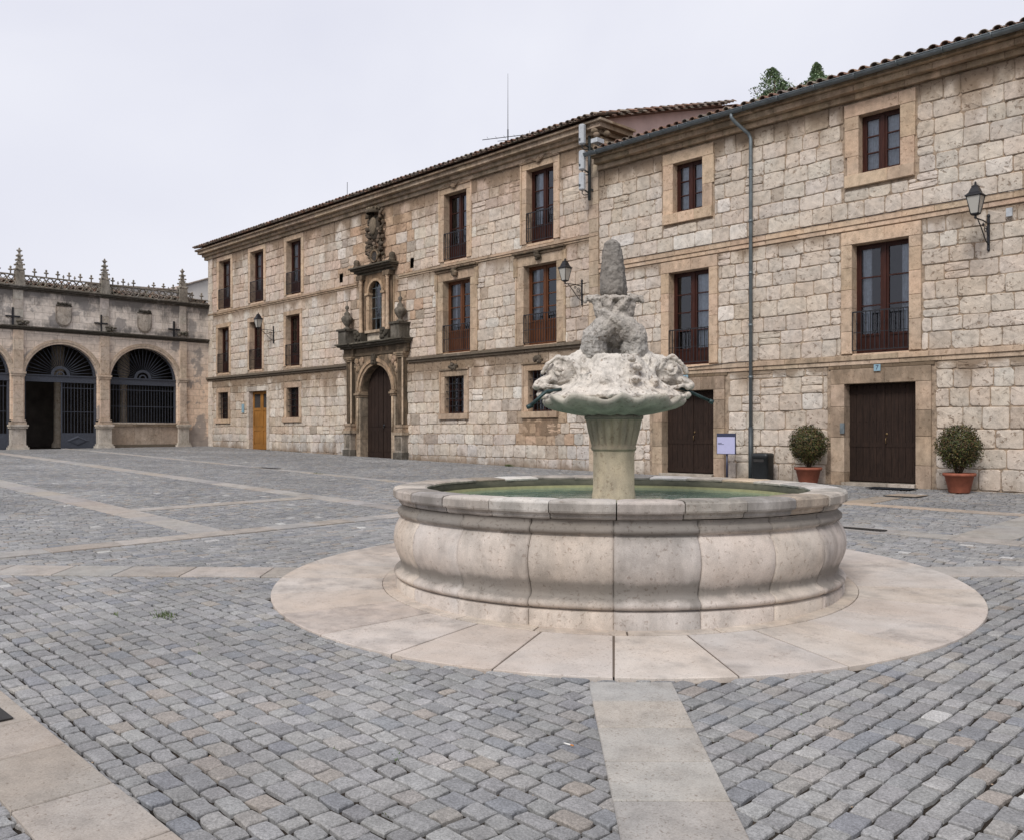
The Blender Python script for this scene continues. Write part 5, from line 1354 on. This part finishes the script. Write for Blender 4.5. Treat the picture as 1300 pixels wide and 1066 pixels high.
# ------------------------------------------------------------------ trees behind the wing
random.seed(91)
def poplar(a,b,top,wd,label,extra=None):
    x=a*RV[0]+b*FV[0]; y=a*RV[1]+b*FV[1]
    t=thing('poplar_tree',(x,y,.4),label,'tree','tall narrow trees behind the wing')
    mb=MB(); mb.tube([(x,y,.3),(x+.1,y,6),(x,y,12),(x,y,top-1.0)],[.28,.2,.12,.03],8)
    for k in range(26):
        z=rnd(5,top-2); an=rnd(0,2*PI); r=wd*.5; mb.tube([(x,y,z),(x+r*.5*cos(an),y+r*.5*sin(an),z+.6),(x+r*.8*cos(an),y+r*.8*sin(an),z+1.5)],[.05,.03,.012],4)
    mb.build('trunk',M['bark'],t)
    mb=MB(); spires=[(0,0,top)]+(extra or [])
    for k in range(34000):
        sx,sy,tp=random.choice(spires)
        h=rnd(0,1)**1.25*(tp-3.5); z=tp-h-.05
        R=wd*.5*min(1,(h/(tp*.16))**.6)*(.85+.9*mnoise.noise(Vector((x+sx*3,z*.9,2))))
        an=rnd(0,2*PI); q=mnoise.noise(Vector((cos(an)*1.2+x+sx,sin(an)*1.2,z*1.1)))
        r=R*(.2+.8*rnd(0,1)**.7)*(1+1.3*q)*rnd(.75,1.15); px_,py_=x+sx+r*cos(an),y+sy+r*sin(an)
        u=Vector((rnd(-1,1),rnd(-1,1),rnd(-1,1))).normalized(); v=u.cross(Vector((0,0,1.))).normalized(); s=rnd(.05,.085)
        c=jit(random.choice([(.20,.28,.17),(.26,.33,.20),(.17,.24,.15),(.29,.34,.21)]),.3); p=Vector((px_,py_,z))  # leaf greens lightened, with distance haze put into the colour
        mb.add([tuple(p-u*s),tuple(p+v*s*.6),tuple(p+u*s),tuple(p-v*s*.6)],[(0,1,2,3)],c)
    mb.build('crown',M['leaf'],t,False)
poplar(12.95,45,19.75,3.5,'dark green poplar with two tips showing above the roof near the drainpipe',[(.35,.38,19.1),(-.25,-.2,18.6)])
poplar(15.1,45,20.0,3.2,'dark green poplar tip showing above the roof further right')

# ------------------------------------------------------------------ light, world, camera
SE=math.radians(44); az=(.35,-.94)      # the bright side of the overcast sky lies behind the camera
nrm=math.hypot(*az); sd=Vector((az[0]/nrm*cos(SE),az[1]/nrm*cos(SE),sin(SE)))
sl=bpy.data.lights.new('sun','SUN'); sl.energy=1.5; sl.angle=math.radians(18); sl.color=(1,.98,.955)
so=bpy.data.objects.new('sun',sl); COL.objects.link(so); so.rotation_euler=(-sd).to_track_quat('-Z','Y').to_euler(); so.location=(0,0,30)
wd=bpy.data.worlds.new('World'); scene.world=wd; wd.use_nodes=True; nt=wd.node_tree; bg=nt.nodes['Background']
sk=nt.nodes.new('ShaderNodeTexSky'); sk.sky_type='NISHITA'; sk.sun_disc=False; sk.sun_elevation=SE; sk.sun_rotation=math.atan2(sd.x,sd.y); sk.dust_density=6; sk.air_density=1
mx=nt.nodes.new('ShaderNodeMix'); mx.data_type='RGBA'; mx.inputs[0].default_value=.93
tc=nt.nodes.new('ShaderNodeTexCoord'); nz=nt.nodes.new('ShaderNodeTexNoise'); nz.inputs['Scale'].default_value=1.1; nz.inputs['Detail'].default_value=5; nz.inputs['Roughness'].default_value=.55; nz.inputs['Distortion'].default_value=.6
nt.links.new(tc.outputs['Generated'],nz.inputs['Vector'])
rp=nt.nodes.new('ShaderNodeValToRGB'); rp.color_ramp.elements[0].position=.3; rp.color_ramp.elements[1].position=.75
rp.color_ramp.elements[0].color=(.72,.73,.84,1); rp.color_ramp.elements[1].color=(.93,.935,.99,1); nt.links.new(nz.outputs[0],rp.inputs[0])
sc_=nt.nodes.new('ShaderNodeVectorMath'); sc_.operation='SCALE'; sc_.inputs['Scale'].default_value=6.6; nt.links.new(rp.outputs[0],sc_.inputs[0])
nt.links.new(sk.outputs[0],mx.inputs[6]); nt.links.new(sc_.outputs[0],mx.inputs[7]); nt.links.new(mx.outputs[2],bg.inputs[0]); bg.inputs[1].default_value=.1

cd=bpy.data.cameras.new('camera'); cam=bpy.data.objects.new('camera',cd); COL.objects.link(cam)
cam.location=(0,0,1.6); cam.rotation_euler=(PI/2,0,math.atan2(.7214,.6922))
cd.sensor_fit='HORIZONTAL'; cd.sensor_width=36; cd.lens=36*1151/1300; cd.shift_y=17/1300; cd.clip_end=1500; cd.clip_start=.05
scene.camera=cam
scene.view_settings.view_transform='Standard'; scene.view_settings.look='None'; scene.view_settings.exposure=.65; scene.view_settings.gamma=1
